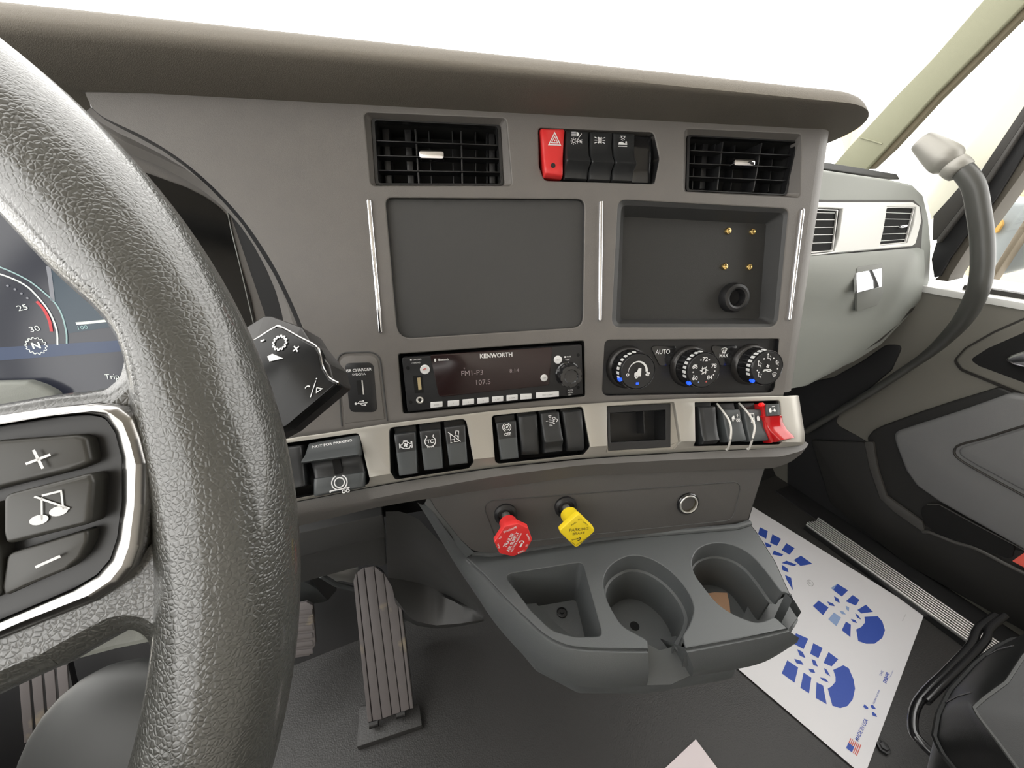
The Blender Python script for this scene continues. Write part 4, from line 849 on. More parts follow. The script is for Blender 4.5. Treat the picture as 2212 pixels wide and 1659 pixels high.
link('bracket_hole', prism(YP(.599), YP(.599).uvs([(668, 1245), (690, 1233), (720, 1262), (727, 1275), (708, 1297), (690, 1278)]), -.01, 0), 'void', br)
# clutch pad seen through the wheel, below the spoke
cp = empty('clutch_pedal', FL.hit(100, 1520, .14), 'ribbed clutch pedal pad glimpsed below the wheel spoke at lower left', 'pedal')
CF = Fr(FL.hit(100, 1520, .14), (1, 0, 0), (0, .6, .8))
link('pad', prism(CF, CF.uvs([(-20, 1460), (70, 1445), (146, 1430), (170, 1540), (60, 1660), (-20, 1680)]), -.012, 0, .003), 'black', cp)
for x in (40, 68, 96, 124): link('tread_bar', prism(CF, CF.uvs([(x, 1440), (x+22, 1436), (x+34, 1600), (x+14, 1604)]), -.001, .002, .0006), 'pedal', cp)
# carpet paper on the floor
p0 = FL.hit(1997, 1326, .004); p1 = FL.hit(1866, 1680, .004); p2 = FL.hit(1622, 1092, .004)
pA = p2 + (p2-p0)*.10; PP = Fr((0, 0, .0035), (1, 0, 0), (0, 1, 0)); pD = p1 + (pA-p0)
pl = FL.hit(1605, 1452, .004)
paper = empty('floor_paper', p0, 'white protective floor paper printed with blue boot soles', 'floor paper')
link('sheet', prism(PP, [(p0.x, p0.y), (pA.x, pA.y), (pl.x+(pl.x-FL.hit(1845, 1655, .004).x)*1.2, pl.y+(pl.y-FL.hit(1845, 1655, .004).y)*1.2), (FL.hit(1856, 1668, .004).x, FL.hit(1856, 1668, .004).y), (p1.x, p1.y)], 0, .0006), 'paper', paper)
def zq(pts): return [(1500+x/2.9677, 1100+y/2.9677) for x, y in pts]
def ink(polys, m='blue', name='boot_print'):
    i = Ic(PP, 0, 0, 1, 0, .0010)
    for pl_ in polys: i.f(PP.uvs(zq(pl_), .001))
    i.done(paper, name, m)
ink([[(650, 795), (730, 830), (700, 897), (635, 862)], [(762, 858), (822, 890), (795, 955), (742, 925)], [(860, 915), (922, 962), (880, 1008), (828, 985)],
     [(955, 1000), (990, 1020), (1020, 1090), (1030, 1150), (1015, 1220), (980, 1262), (935, 1275), (885, 1260), (855, 1150), (880, 1135), (905, 1105), (905, 1075), (890, 1030)],
     [(658, 897), (695, 915), (712, 955), (675, 938)], [(640, 958), (685, 972), (700, 998), (655, 988)], [(752, 960), (775, 970), (792, 1010), (762, 998)], [(730, 1022), (765, 1028), (775, 1050), (745, 1045)], [(830, 1018), (850, 1030), (872, 1072), (842, 1052)], [(805, 1078), (840, 1085), (862, 1112), (822, 1098)],
     [(595, 968), (665, 1015), (642, 1112), (560, 1052)], [(700, 1047), (750, 1080), (735, 1180), (680, 1145)], [(783, 1110), (825, 1130), (848, 1250), (778, 1210)]])
ink([[(917, 478), (985, 520), (945, 560), (890, 518)], [(1015, 550), (1058, 580), (1035, 618), (970, 590)], [(1100, 612), (1145, 658), (1070, 668), (1045, 645)],
     [(1175, 685), (1205, 720), (1222, 775), (1205, 825), (1155, 862), (1100, 862), (1050, 845), (1037, 770), (1070, 755), (1095, 725), (1090, 690)], [(797, 585), (860, 630), (825, 680), (760, 620)],
     [(972, 720), (1003, 740), (1000, 820), (945, 775)], [(895, 555), (925, 575), (932, 602), (902, 585)], [(850, 590), (890, 605), (900, 622), (866, 616)], [(1030, 665), (1050, 680), (1070, 708), (1042, 694)], [(1002, 703), (1030, 710), (1045, 730), (1018, 723)]])
ink([[(895, 662), (940, 695), (910, 750), (858, 705)], [(970, 618), (992, 630), (990, 655), (972, 640)], [(930, 650), (955, 655), (972, 675), (945, 672)], [(917, 478), (890, 518), (874, 505)]], 'blueworn', 'worn_boot_print')
ink([[(420, 115), (470, 140), (460, 190), (408, 160)], [(500, 160), (556, 190), (530, 235), (485, 215)], [(590, 218), (642, 250), (610, 292), (560, 262)], [(683, 298), (757, 350), (680, 363), (637, 325)],
     [(450, 210), (495, 230), (490, 245), (460, 240)], [(510, 265), (570, 290), (560, 302), (498, 290)], [(590, 330), (655, 355), (640, 365), (560, 345)], [(560, 355), (598, 380), (603, 405), (565, 390)], [(580, 420), (620, 440), (632, 520), (590, 450)], [(370, 180), (400, 190), (440, 240), (400, 240)]])
def zp(x, y): return (1500+x/2.9677, 1100+y/2.9677)
ptext(PP, .001, zp(1040, 1483), zp(1103, 1347), 9, 'MADE IN USA', paper, 'blue', bold=.01)
ptext(PP, .001, zp(1148, 1248), zp(1186, 1160), 3.6, 'CLEAN FLOORS', paper, 'blue', bold=.0)
ptext(PP, .001, zp(1216, 1110), zp(1238, 1046), 11, 'mage', paper, 'blue', bold=.02); ptext(PP, .001, zp(1192, 1068), zp(1206, 1036), 5, 'THE', paper, 'blue'); ptext(PP, .001, zp(1256, 1075), zp(1274, 1034), 2.4, 'SOLUTION', paper, 'blue')
ptext(PP, .001, zp(1335, 715), zp(1355, 672), 2.4, 'PAT. NO. 1', paper, 'pgrey')
i = Ic(PP, *PP.uv(*zp(742, 473), .001), .0062, 30, .0010, 1.4); i.c(0, 0, 1, .14).l([(-.3, -.5), (-.3, .5), (.25, .5), (.25, 0), (-.3, 0)], .12).l([(0, 0), (.3, -.5)], .12); i.done(paper, 'mark', 'pgrey')
i = Ic(PP, *PP.uv(*zp(1132, 1284), .001), .010, pang(PP, zp(1110, 1310), zp(1155, 1262), .001), .0010)
for k in range(3):
    a = k*2.094; i.f([(math.cos(a+x)*r, math.sin(a+x)*r) for x, r in ((-.35, .45), (-.4, 1), (.2, 1.15), (.5, .8), (.35, .4))])
i.done(paper, 'mark', 'blue')
fp = [zp(975, 1530), zp(1000, 1467), zp(1075, 1515), zp(1047, 1585)]      # flag corners: lower-left, upper-left ...
fl_ = [V(p) for p in PP.uvs(fp, .001)]
def fq(s, t): a = fl_[0].lerp(fl_[1], s); b = fl_[3].lerp(fl_[2], s); p = a.lerp(b, t); return (p.x, p.y)
i = Ic(PP, 0, 0, 1, 0, .0010); [i.f([fq(0, k/7), fq(1, k/7), fq(1, (k+.55)/7), fq(0, (k+.55)/7)]) for k in range(7)]; i.done(paper, 'flag_stripes', 'fred')
i = Ic(PP, 0, 0, 1, 0, .0013); i.f([fq(-.03, -.02), fq(.5, -.02), fq(.5, .5), fq(-.03, .5)]); i.done(paper, 'flag_canton', 'blue')
q2 = [(1432, 1664), (1503, 1597), (1553, 1664), (1600, 1760), (1350, 1760)]
link('paper_sheet', prism(PP, PP.uvs(q2, .001), 0, .0012), mat('pinkish_paper', (.78, .70, .72), .7), None, 'blank pinkish white paper corner on the floor at the bottom edge', 'paper')
# sill tread plate
sx0, sx1 = FL.hit(1743, 1133, .02).x, FL.hit(1770, 1117, .02).x; sy0, sy1 = FL.hit(1756, 1125, .02).y, -.35
sill = empty('door_sill_plate', V((sx0, .1, 0)), 'ribbed aluminium door sill plate beside the floor paper', 'sill plate')
link('backing', box(FL, sx0-.002, sx1+.002, sy1, sy0, .0005, .015), 'black', sill)
nr = 8; pw = (sx1-sx0)/nr
for k in range(nr):
    a = sx0+pw*k+pw*.12; yy = sy0+.003*math.sin(k)
    link('rib', prism(Fr((0, 0, 0), (1, 0, 0), (0, 1, 0)), [(a, sy1), (a+pw*.62, sy1), (a+pw*.62, yy), (a, yy)], .012, .0205, .0018, 3), 'steel', sill, ang=60)
link('floor_kerb', box(FL, sx1+.004, 1.139, -1.2, .55, 0, .004, .001), 'matte', None, kind='structure')
bpos = FL.hit(1909, 1614, .005); link('floor_bolt', lathe(Fr(bpos, (1, 0, 0), (0, 1, 0)), 0, 0, [(.010, -.005), (.010, .001), (.007, .0015), (.006, .005), (.0001, .0055)], 6), 'black', None, 'dark hexagonal bolt head on the floor near the seat frame', 'bolt')

# ================================================================== PASSENGER DASH
pdash = empty('passenger_dash', G.P(.9, -.1), 'light grey passenger dashboard with silver vent panel and glovebox', 'dashboard')
body = rpoly(G.uvs([(1600, 345), (1790, 367), (1933, 388), (1980, 399), (2002, 421), (2013, 468), (2018, 530), (2015, 602), (2002, 653), (1980, 672), (1908, 747), (1850, 784), (1742, 832), (1600, 880)]), .008)
link('dash_body', prism(G, body, -.45, -.004, .012, 3), 'glove', pdash, ang=50)
link('defroster_lip', prism(G, rpoly(G.uvs([(1600, 335), (1792, 352), (1937, 376), (1946, 389), (1790, 366), (1600, 345)], -.05), .003), -.25, -.05, .003), 'dark', pdash)
# glove top sweeps to the windshield
gp = rpoly(G.uvs([(1650, 432), (1789, 437), (1968, 437), (1982, 446), (1986, 476), (1973, 526), (1964, 532), (1781, 549), (1650, 560)]), .004)
vLo = G.uvs([(1720, 448), (1780, 450), (1814, 452), (1806, 512), (1798, 542), (1781, 545), (1720, 552)]); vRo = G.uvs([(1911, 447), (1973, 448), (1967, 485), (1955, 524), (1896, 530), (1903, 500), (1908, 470)])
link('silver_panel', plate(G, gp, [vLo, vRo], -.006, .004, .002), 'glovesilver', pdash, ang=40)
link('shadow_seam', prism(G, rpoly(G.uvs([(1650, 427), (1789, 432), (1974, 432), (1989, 446), (1994, 478), (1990, 540), (1990, 645), (1972, 671), (1905, 735), (1840, 775), (1650, 850)]), .006), -.01, -.0005), 'seal', pdash)
vent(None, None, [(1911, 447), (1973, 448), (1955, 524), (1896, 530)], [((1905, 459), (1971, 461)), ((1905, 473), (1970, 474)), ((1903, 490), (1967, 488)), ((1899, 506), (1962, 504)), ((1897, 521), (1957, 517))],
     [vx(1927, 450, 526, -10), vx(1953, 450, 524, -12)], [], [], [(1939, 492), (1954, 485)], 'silver-framed air vent at the right end of the passenger dash', fr=G, hm='glovesilver', m='glovesilver', grp='vents in the passenger dash', wi=.001, depth=.0004)
vent(None, None, [(1735, 450), (1808, 453), (1797, 542), (1725, 548)], [((1730, 459), (1803, 460)), ((1730, 475), (1803, 475)), ((1730, 492), (1801, 491)), ((1730, 508), (1800, 507)), ((1730, 526), (1798, 524))],
     [vx(1775, 450, 545, -6)], [], [], None, 'silver-framed air vent half hidden behind the centre fascia', fr=G, hm='glovesilver', m='glovesilver', grp='vents in the passenger dash', wi=.001, depth=.0004)
gb = empty('glovebox_door', G.P(.9, -.2), 'light grey curved glovebox door with a chrome latch', 'glovebox')
rows = [((1650, 560), (1960, 538), .004), ((1650, 562), (1985, 535), .010), ((1650, 575), (1996, 541), .012), ((1650, 600), (1998, 585), .013), ((1650, 640), (1990, 645), .010), ((1650, 670), (1973, 667), .004), ((1650, 700), (1945, 698), .005), ((1650, 730), (1910, 729), .004), ((1650, 770), (1862, 768), .003), ((1650, 800), (1808, 799), .002), ((1650, 850), (1742, 833), .001)]
latch = G.uvs([(1847, 577), (1906, 569), (1906, 632), (1893, 660), (1850, 673)], .012)
gl = []
for a, b, w in rows: gl.append([G.hit(a[0]+(b[0]-a[0])*t, a[1]+(b[1]-a[1])*t, w if t < .999 else w-.006) for t in list(np.linspace(0, 1, 14))+[1.0]])
for g_ in gl: g_[-1] = g_[-1] - G.ez*.008
link('door_skin', grid(gl), 'glove', gb, ang=60)
link('latch_recess', prism(G, rpoly(latch, .006), .009, .0138, .0012), mat('recess_grey', (.20, .205, .19), .5), gb)
_lo = G.hit(1878, 600, .019); LT = Fr(_lo, (1, 0, 0), (0, .40, .92))
link('latch', prism(LT, rpoly(LT.uvs([(1850, 577), (1906, 570), (1905, 620), (1852, 633)]), .003), -.005, .0, .0012), 'chrome', gb, label='chrome latch plate')
# ================================================================== PASSENGER DOOR
ZD = D.hit(2140, 645).z
door = empty('door_1', D.P(0, .1), None, None, None, 'structure')
def dp_(pts, w0, w1, m, name, r=.01, b=.004, parent=door, **k): return link(name, prism(D, rpoly(D.uvs(pts, w1), r), w0, w1, b, 3), m, parent, ang=45, **k)
link('door_skin', prism(D, rpoly([(-.62, -.02), (1.1, -.02), (1.1, ZD), (-.62, ZD)], .004), -.06, 0, .004), 'door', door)
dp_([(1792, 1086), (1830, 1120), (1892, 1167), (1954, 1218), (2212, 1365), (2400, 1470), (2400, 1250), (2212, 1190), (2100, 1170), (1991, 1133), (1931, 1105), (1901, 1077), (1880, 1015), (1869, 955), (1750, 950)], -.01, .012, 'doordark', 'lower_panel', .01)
dp_([(1700, 835), (1800, 815), (1862, 780), (1912, 745), (1950, 745), (1925, 800), (1870, 846), (1822, 880), (1800, 915), (1850, 942), (1880, 960), (1880, 1015), (1901, 1077), (1940, 1110), (1960, 1150), (1990, 1250), (1700, 1100)], -.01, .004, 'matte', 'dark_front_panel', .02, .003)  # near-black sheet laid over the forward part of the door skin
band = [(1873, 945), (1885, 930), (1905, 920), (1984, 891), (2050, 869), (2158, 836), (2212, 860), (2420, 950), (2420, 1330), (2212, 1222), (2100, 1180), (1992, 1140), (1920, 1100), (1896, 1050), (1880, 1000)]
dp_(band, 0, .010, 'doordark', 'armrest_frame', .012)
dp_([(1929, 938), (1938, 931), (2061, 892), (2177, 851), (2212, 858), (2420, 900), (2420, 1290), (2212, 1190), (2024, 1083), (1978, 1050), (1955, 1018), (1932, 957)], .006, .026, 'doorpad', 'door_pad', .02, .008)
dp_([(2070, 972), (2078, 966), (2128, 952), (2212, 926), (2420, 870), (2420, 1160), (2212, 1062), (2105, 1004), (2072, 984)], .02, .030, 'doorpad', 'stitched_insert', .01, .005)
st_ = [D.hit(*p, .027) for p in [(2400, 868), (2212, 920), (2128, 946), (2076, 960), (2062, 972), (2068, 988), (2105, 1012), (2212, 1071), (2400, 1170)]]
link('seam', tube(smooth(st_, 5), .0022, 8), 'seal', door)
st_ = [(1867, 955), (1886, 955), (1890, 985), (1897, 1019), (1915, 1072), (1945, 1094), (1992, 1128), (1998, 1152), (1994, 1150), (1931, 1106), (1901, 1077), (1878, 1010)]
dp_(st_, .008, .017, 'doormid', 'trim_curve', .004, .0015)
dp_([(1989, 1107), (1992, 1096), (2004, 1091), (2029, 1091), (2110, 1136), (2192, 1180), (2186, 1204), (2174, 1206), (2100, 1180), (2061, 1167), (2020, 1152), (1995, 1128)], .008, .0165, 'void', 'map_pocket', .006, .001)
ed = smooth([D.hit(*p, .016) for p in [(1994, 1150), (2008, 1150), (2061, 1171), (2110, 1186), (2180, 1222), (2260, 1260)]], 5)
link('pocket_edge', tube(ed, .004, 10), 'doormid', door)
link('pocket_edge', tube([D.hit(*p, .016) for p in [(2003, 1089), (2030, 1090), (2110, 1134), (2220, 1192)]], .0016, 8), 'doormid', door)
hr = [(2062, 778), (2085, 754), (2146, 720), (2212, 691), (2400, 620), (2400, 930), (2212, 853), (2158, 831), (2076, 798)]
dp_(hr, 0, .010, 'door', 'handle_surround', .014, .005)
dp_([(2058, 779), (2083, 751), (2144, 716), (2212, 686), (2410, 612), (2410, 938), (2212, 858), (2158, 836), (2073, 801)], 0, .004, 'seal', 'handle_groove', .014, .002)
dp_([(2095, 777), (2134, 752), (2212, 718), (2400, 650), (2400, 890), (2212, 827), (2115, 791)], .004, .0108, 'void', 'handle_well', .008, .001)
dp_([(2167, 778), (2182, 767), (2212, 758), (2300, 748), (2400, 745), (2400, 810), (2300, 802), (2212, 795), (2187, 789)], .006, .024, 'chrome', 'door_handle', .008, .006, label='chrome inner door handle')
# window sill ledge
sl = Fr((0, 0, ZD), (1, 0, 0), (0, 1, 0))
link('sill_ledge', prism(sl, [(1.138, -.6), (1.32, -.6), (1.32, .55), (1.138, .55)], -.010, .003, .002), 'glovesilver', door)
link('sill_gasket', prism(sl, [(1.165, -.6), (1.18, -.6), (1.18, .40), (1.165, .40)], .003, .012), 'seal', door)
rl = dp_([(2186, 1212), (2214, 1193), (2300, 1240), (2300, 1280), (2212, 1226)], .012, .022, 'orange', 'reflector', .001, .001, parent=None, label='coral red reflector on the door edge at the right', cat='reflector')
# door frame around the window, in stacked seals
def frb(pts, w0, w1, m, name): return dp_(pts, w0, w1, m, name, .002, .003)
frb([(2016, 466), (2040, 440), (2075, 400), (2118, 370), (2212, 229), (2400, -60), (2400, -20), (2212, 262), (2133, 380), (2083, 440), (2023, 517), (2014, 520)], .0, .022, 'seal', 'frame_trim')
frb([(2023, 517), (2083, 440), (2133, 380), (2212, 262), (2400, -20), (2400, 0), (2212, 272), (2136, 388), (2086, 447), (2024, 528)], .0, .026, 'doormid', 'frame_bead')
frb([(2022, 526), (2086, 446), (2136, 386), (2212, 270), (2400, -2), (2400, 70), (2212, 330), (2150, 430), (2092, 500), (2050, 560), (2030, 596), (2018, 600), (2012, 560)], -.02, .012, 'matte', 'frame_channel')
frb([(2018, 604), (2030, 596), (2050, 560), (2092, 500), (2150, 430), (2212, 330), (2400, 60), (2400, 120), (2212, 368), (2139, 470), (2094, 530), (2052, 596), (2048, 608)], -.05, .004, mat('frame_brown', (.075, .065, .05), .6), 'window_frame')
link('window_right', prism(Fr((1.19, .0, 0), (0, -1, 0), (0, 0, 1)), [(-.5, .64), (.7, .64), (.7, 1.6), (-.2, 1.6)], -.002, .002), 'pane', None, kind='structure')
# kick panel forward of the door, in the dark
link('wall_right', join(box(FL, 1.141, 1.16, .55, 1.05, 0, .8), box(FL, 1.2, 1.22, -1.35, -.6, 0, 1.75)), 'matte', kind='structure')
# A pillar trim
PT = Fr((1.12, 0, 0), (0, -1, 0), (0, 0, 1))
pr1 = [PT.hit(*p, 0) for p in [(2012, 475), (2075, 402), (2118, 372), (2212, 231), (2400, -55)]]
pr2 = [PT.hit(*p, -.012) for p in [(2004, 440), (2050, 370), (2095, 318), (2195, 190), (2370, -60)]]
pr3 = [PT.hit(*p, -.06) for p in [(1994, 415), (2030, 345), (2075, 285), (2170, 160), (2330, -60)]]
pr4 = [p + V((.06, .02, 0)) for p in pr3]
link('trim_1', grid([resample(p, 20) for p in (pr1, pr2, pr3, pr4)]), 'cream', kind='structure', ang=80)
# windshield pillar
AP = Fr((1.04, 0, 0), (0, -1, 0), (0, 0, 1))
pil = empty('trim_2', AP.hit(1850, 340), None, None, None, 'structure')
pp_ = AP.uvs([(1795, 362), (1831, 320), (1934, 208), (2013, 127), (2123, 0), (2300, -205), (2420, -220), (2212, 11), (2013, 212), (1916, 318), (1870, 368)])
link('pillar_cover', prism(AP, pp_, -.010, 0, .003, 3), 'pillar', pil)
link('pillar_seal', prism(AP, AP.uvs([(2420, -222), (2212, 9), (2013, 210), (1916, 316), (1868, 366), (1878, 366), (1925, 322), (2022, 216), (2222, 16), (2430, -214)]), -.022, -.008), mat('pillar_seal_brown', (.12, .10, .06), .7), pil)  # dark brown seal along the pillar's right edge
link('cover_joint', tube([AP.hit(1858, 297, .001), AP.hit(1880, 303, .001), AP.hit(1905, 311, .001)], .0014, 8), 'pillar', pil)
# ================================================================== GRAB HANDLE
TB = Fr((1.06, 0, 0), (0, -1, 0), (0, 0, 1))
gh = empty('grab_handle', TB.hit(2100, 600), 'curved black rubber grab handle with a silver end bracket', 'grab handle')
ctr = [(2060, 352), (2085, 374), (2104, 405), (2114, 457), (2121, 512), (2122, 575), (2112, 628), (2084, 685), (2042, 732), (2000, 768), (1941, 808), (1869, 855), (1796, 898), (1740, 932)]
wz = [.03, .03, .028, .024, .02, .018, .015, .0, -.02, -.035, -.05, -.055, -.06, -.06]
P_ = smooth([TB.hit(*p, w) for p, w in zip(ctr, wz)], 6)
rr_ = [.0150 if k < 40 else max(.0085, .0150-.0004*(k-40)) for k in range(len(P_))]
link('handle_grip', tube(P_, rr_, 24), 'tube', gh, ang=80)
hb = [TB.hit(1991, 304, .03), TB.hit(2000, 312, .03), TB.hit(2030, 336, .03), TB.hit(2052, 352, .03), TB.hit(2056, 355, .03), TB.hit(2062, 360, .03), TB.hit(2074, 368, .03), TB.hit(2078, 371, .03)]
link('end_bracket', tube([hb[0].lerp(hb[4], t) for t in (0, .02, .1, .3, .5, .7, .82, .9, 1)], [.0150, .0172, .0185, .0208, .0230, .0248, .0250, .0235, .0180], 32, up=V((0, 1, 0))), 'bracket', gh, ang=50)
link('collar', tube([hb[4].lerp(hb[7], t) for t in (0, .1, .5, .9, 1)], [.0180, .0200, .0202, .0190, .0160], 32, up=V((0, 1, 0))), 'bracket', gh, ang=50)
# ================================================================== OUTSIDE
MR = Fr((1.75, 0, 0), (0, -1, 0), (0, 0, 1))
mr = empty('side_mirror', MR.hit(2180, 560), 'grey outside mirror seen through the passenger window', 'mirror')
link('housing', prism(MR, rpoly(MR.uvs([(2142, 470), (2166, 432), (2206, 436), (2290, 410), (2300, 560), (2212, 580), (2150, 598), (2140, 560)]), .02), -.15, 0, .02, 3), 'mirror', mr)
link('lamp_lens', prism(MR, rpoly(MR.uvs([(2138, 474), (2168, 475), (2170, 484), (2158, 503), (2138, 501)]), .004), 0, .012, .004), 'amber', mr)
link('mirror_arm', prism(MR, MR.uvs([(2148, 602), (2212, 500), (2300, 370), (2312, 380), (2212, 530), (2160, 608)]), .01, .05, .006), mat('mirror_arm_brown', (.16, .13, .09), .6), mr)
cr_ = empty('crane', V((14, 9, -1.2)), 'pale tan crane boom far outside the windshield', 'crane')
CRF = Fr((20, 0, 0), (0, -1, 0), (0, 0, 1))
link('boom', prism(CRF, CRF.uvs([(1843, 290), (1853, 262), (1861, 238), (1868, 240), (1860, 266), (1845, 330), (1835, 330)]), -.1, .08), 'sand', cr_)
link('cab', prism(CRF, CRF.uvs([(1815, 292), (1826, 283), (1842, 288), (1850, 300), (1840, 309), (1836, 340), (1826, 340), (1820, 306)]), -.6, 0), 'sand', cr_)
link('mast', prism(CRF, CRF.uvs([(1824, 330), (1834, 330), (1834, 870), (1824, 870)]), -.5, -.1), 'sand', cr_)
bd = empty('tan_building', V((8, 1, -1.2)), 'tan mound outside the passenger window behind the grab handle', 'mound')
BDF = Fr((9, 0, 0), (0, -1, 0), (0, 0, 1))
link('mound_face', prism(BDF, rpoly(BDF.uvs([(2078, 600), (2085, 555), (2100, 545), (2130, 540), (2150, 600), (2150, 640), (2070, 640)]), .1), -1, 0, .1), 'sand', bd)
link('mound_top', prism(BDF, rpoly(BDF.uvs([(2185, 425), (2205, 385), (2235, 360), (2300, 350), (2300, 425)]), .1), -1, 0, .1), 'sand', bd)

# ================================================================== PASSENGER SEAT
seat = empty('cab_chair', V((.75, -.05, .05)), 'black leather passenger seat cushion with stitched edge seams', 'seat')
def zl(pts, z): f_ = Fr((0, 0, z), (1, 0, 0), (0, 1, 0)); return [f_.hit(*p) for p in pts]
l0p = [(2300, 1375), (2212, 1381), (2184, 1384), (2150, 1402), (2106, 1437), (2052, 1497), (2028, 1548), (2020, 1595), (2039, 1632), (2066, 1664), (2120, 1730)]
l2p = [(2330, 1330), (2250, 1390), (2212, 1416), (2174, 1474), (2127, 1508), (2103, 1529), (2113, 1548), (2157, 1605), (2200, 1664), (2260, 1740), (2300, 1760)]
N_ = 48
a0 = resample(zl(l0p, .33), N_); a2 = resample(zl(l2p, .42), N_)
am = [p*.5+r_*.5 + V((0, 0, .022)) for p, r_ in zip(a0, a2)]; aq = [p*.8+r_*.2 + V((0, 0, .016)) for p, r_ in zip(a0, a2)]; ar = [p*.2+r_*.8 + V((0, 0, .012)) for p, r_ in zip(a0, a2)]
cen = V((1.05, -.45, .45)); lo = [p + (cen-p)*.05 - V((0, 0, .14)) for p in a0]
ins = [p + (cen-p)*.15 + V((0, 0, .012)) for p in a2]; ins2 = [p + (cen-p)*.6 + V((0, 0, .01)) for p in a2]
link('side_bolster', grid([lo, a0]), 'skin', seat, ang=60)
link('bolster', grid([a0, aq, am, ar, a2]), 'skin', seat, ang=80)
link('cushion', grid([a2, ins, ins2]), 'skin', seat, ang=80)
link('piping', tube(a0, .0035, 8), 'skin', seat); link('stitch_seam', tube(a2, .0016, 8), 'column', seat)
for k in (18, 33): link('crease', tube([a0[k], aq[k]+V((0, 0, .0002)), am[k]+V((0, 0, .0))], .0012, 6), 'black', seat)
fr_ = empty('seat_frame', V((.62, .05, .1)), 'glossy black tubular frame bars under the passenger seat', 'seat frame')
b1 = smooth(zl([(2150, 1330), (2112, 1360), (2096, 1396), (2046, 1450), (1999, 1497), (1976, 1534), (1973, 1578), (1992, 1606), (2030, 1645), (2080, 1720)], .16), 5)
link('lower_bar', tube(b1, .0062, 12), 'gloss', fr_)
b2_ = smooth(zl([(2170, 1330), (2138, 1358), (2130, 1382), (2093, 1424), (2045, 1470), (2015, 1500), (2000, 1515)], .165), 5)
link('upper_bar', tube(b2_, .0055, 12), 'gloss', fr_)
link('riser', box(FL, .62, 1.0, -.7, -.02, .002, .2, .01), 'black', fr_)

# ================================================================== INSTRUMENT CLUSTER
clu = empty('instrument_cluster', CL.o, 'digital instrument cluster with rev counter screen behind the steering wheel', 'instrument cluster')
e0 = [F.P(a, b, -.001) for a, b in leftc]; n_ = 60
def pl2(fr, w, pts): return [fr.hit(*p, w) for p in pts]
e1p = [(196, 232), (222, 256), (260, 277), (300, 297), (352, 326), (400, 360), (445, 398), (486, 440), (524, 485), (560, 540), (592, 592), (619, 648), (640, 697), (655, 745), (660, 790), (655, 835), (630, 878), (590, 912), (550, 940)]
e2p = [(205, 262), (232, 282), (271, 307), (310, 323), (356, 345), (407, 370), (448, 394), (488, 421), (528, 462), (562, 510), (590, 560), (612, 610), (628, 660), (638, 710), (640, 760), (630, 810), (600, 860), (560, 900), (520, 930)]
e3p = [(180, 290), (215, 305), (258, 322), (300, 340), (350, 362), (400, 388), (440, 413), (478, 444), (518, 486), (548, 530), (575, 580), (596, 630), (610, 680), (616, 730), (610, 780), (595, 830), (560, 870), (520, 900), (480, 930)]
L0, L1_, L2_, L3_ = resample(e0, n_), resample(pl2(F, -.018, e1p), n_), resample(pl2(F, -.030, e2p), n_), resample(pl2(F, -.040, e3p), n_)
link('hood_groove', grid([L0, L1_]), 'black', clu, ang=60)
Lm = [(a+b)/2 + F.ez*.006 for a, b in zip(L1_, L2_)]
link('hood_ring', grid([L1_, Lm, L2_]), 'dash', clu, ang=60)
link('bezel', grid([L2_, L3_]), 'dash', clu, ang=60)
CB = Fr(CL.P(0, 0, .004), CL.ex, CL.ey)
link('bezel_face', prism(CB, rpoly(CB.uvs([(-700, 250), (150, 250), (258, 318), (350, 356), (400, 380), (440, 405), (478, 436), (520, 480), (550, 525), (580, 580), (600, 640), (612, 690), (612, 780), (590, 835), (540, 880), (480, 960), (-700, 1000)]), 0), -.02, 0), 'dash', clu)
link('bezel_line', tube([CB.hit(*p, .001) for p in [(548, 700), (520, 580), (500, 500), (489, 442), (520, 470), (552, 520), (578, 572), (597, 630), (607, 690)]], .0007, 6), 'glove', clu)
SG = Fr(CB.P(0, 0, .0015), CL.ex, CL.ey)
link('glass', prism(SG, rpoly(SG.uvs([(-700, 320), (250, 350), (345, 384), (400, 404), (440, 424), (470, 446), (488, 464), (498, 500), (515, 560), (540, 640), (556, 720), (570, 800), (560, 850), (-700, 1010)]), .004), -.02, 0), 'glass_dark', clu)
lit = Fr(SG.P(0, 0, .0006), CL.ex, CL.ey)
link('display', prism(lit, lit.uvs([(-600, 420), (330, 440), (380, 850), (-600, 980)]), -.0005, 0), 'screen', clu, ang=None)
link('display_panel', prism(lit, lit.uvs([(105, 560), (330, 560), (350, 690), (148, 720), (140, 690), (119, 655)], .0003), -.0002, .0003), 'bluepanel', clu, ang=None)
link('display_band', prism(lit, lit.uvs([(-600, 790), (8, 750), (350, 730), (360, 752), (8, 778), (-600, 830)], .0004), -.0002, .0004), 'blueband', clu, ang=None)
def dline(pts, wd, m, sm_=4):
    p = [V(a) for a in lit.uvs(pts, .0006)]; p = [V((a.x, a.y)) for a in smooth([V((a.x, a.y, 0)) for a in p], sm_)]
    i = Ic(lit, 0, 0, 1, 0, .0006); i.l([tuple(a) for a in p], wd); i.done(clu, 'gauge_line', m)
dline([(-80, 552), (0, 577), (58, 604), (95, 632), (119, 655), (134, 682), (143, 717), (144, 742)], .0012, 'glowteal')
dline([(-80, 572), (0, 592), (51, 614), (81, 641), (107, 675), (122, 712), (124, 745)], .0013, 'glow')
dline([(79, 651), (95, 669), (107, 694), (111, 716)], .0022, 'glowred')
dline([(104, 575), (108, 600), (114, 650)], .0030, 'glowgrey', 1)
dline([(164, 699), (190, 697), (237, 692)], .0024, 'glow', 1); dline([(237, 692), (300, 689)], .0008, 'glow', 1)
def dt(s_, p0_, p1_, h, m='glow', b=.0): ptext(lit, .0007, p0_, p1_, h, s_, clu, m, bold=b)
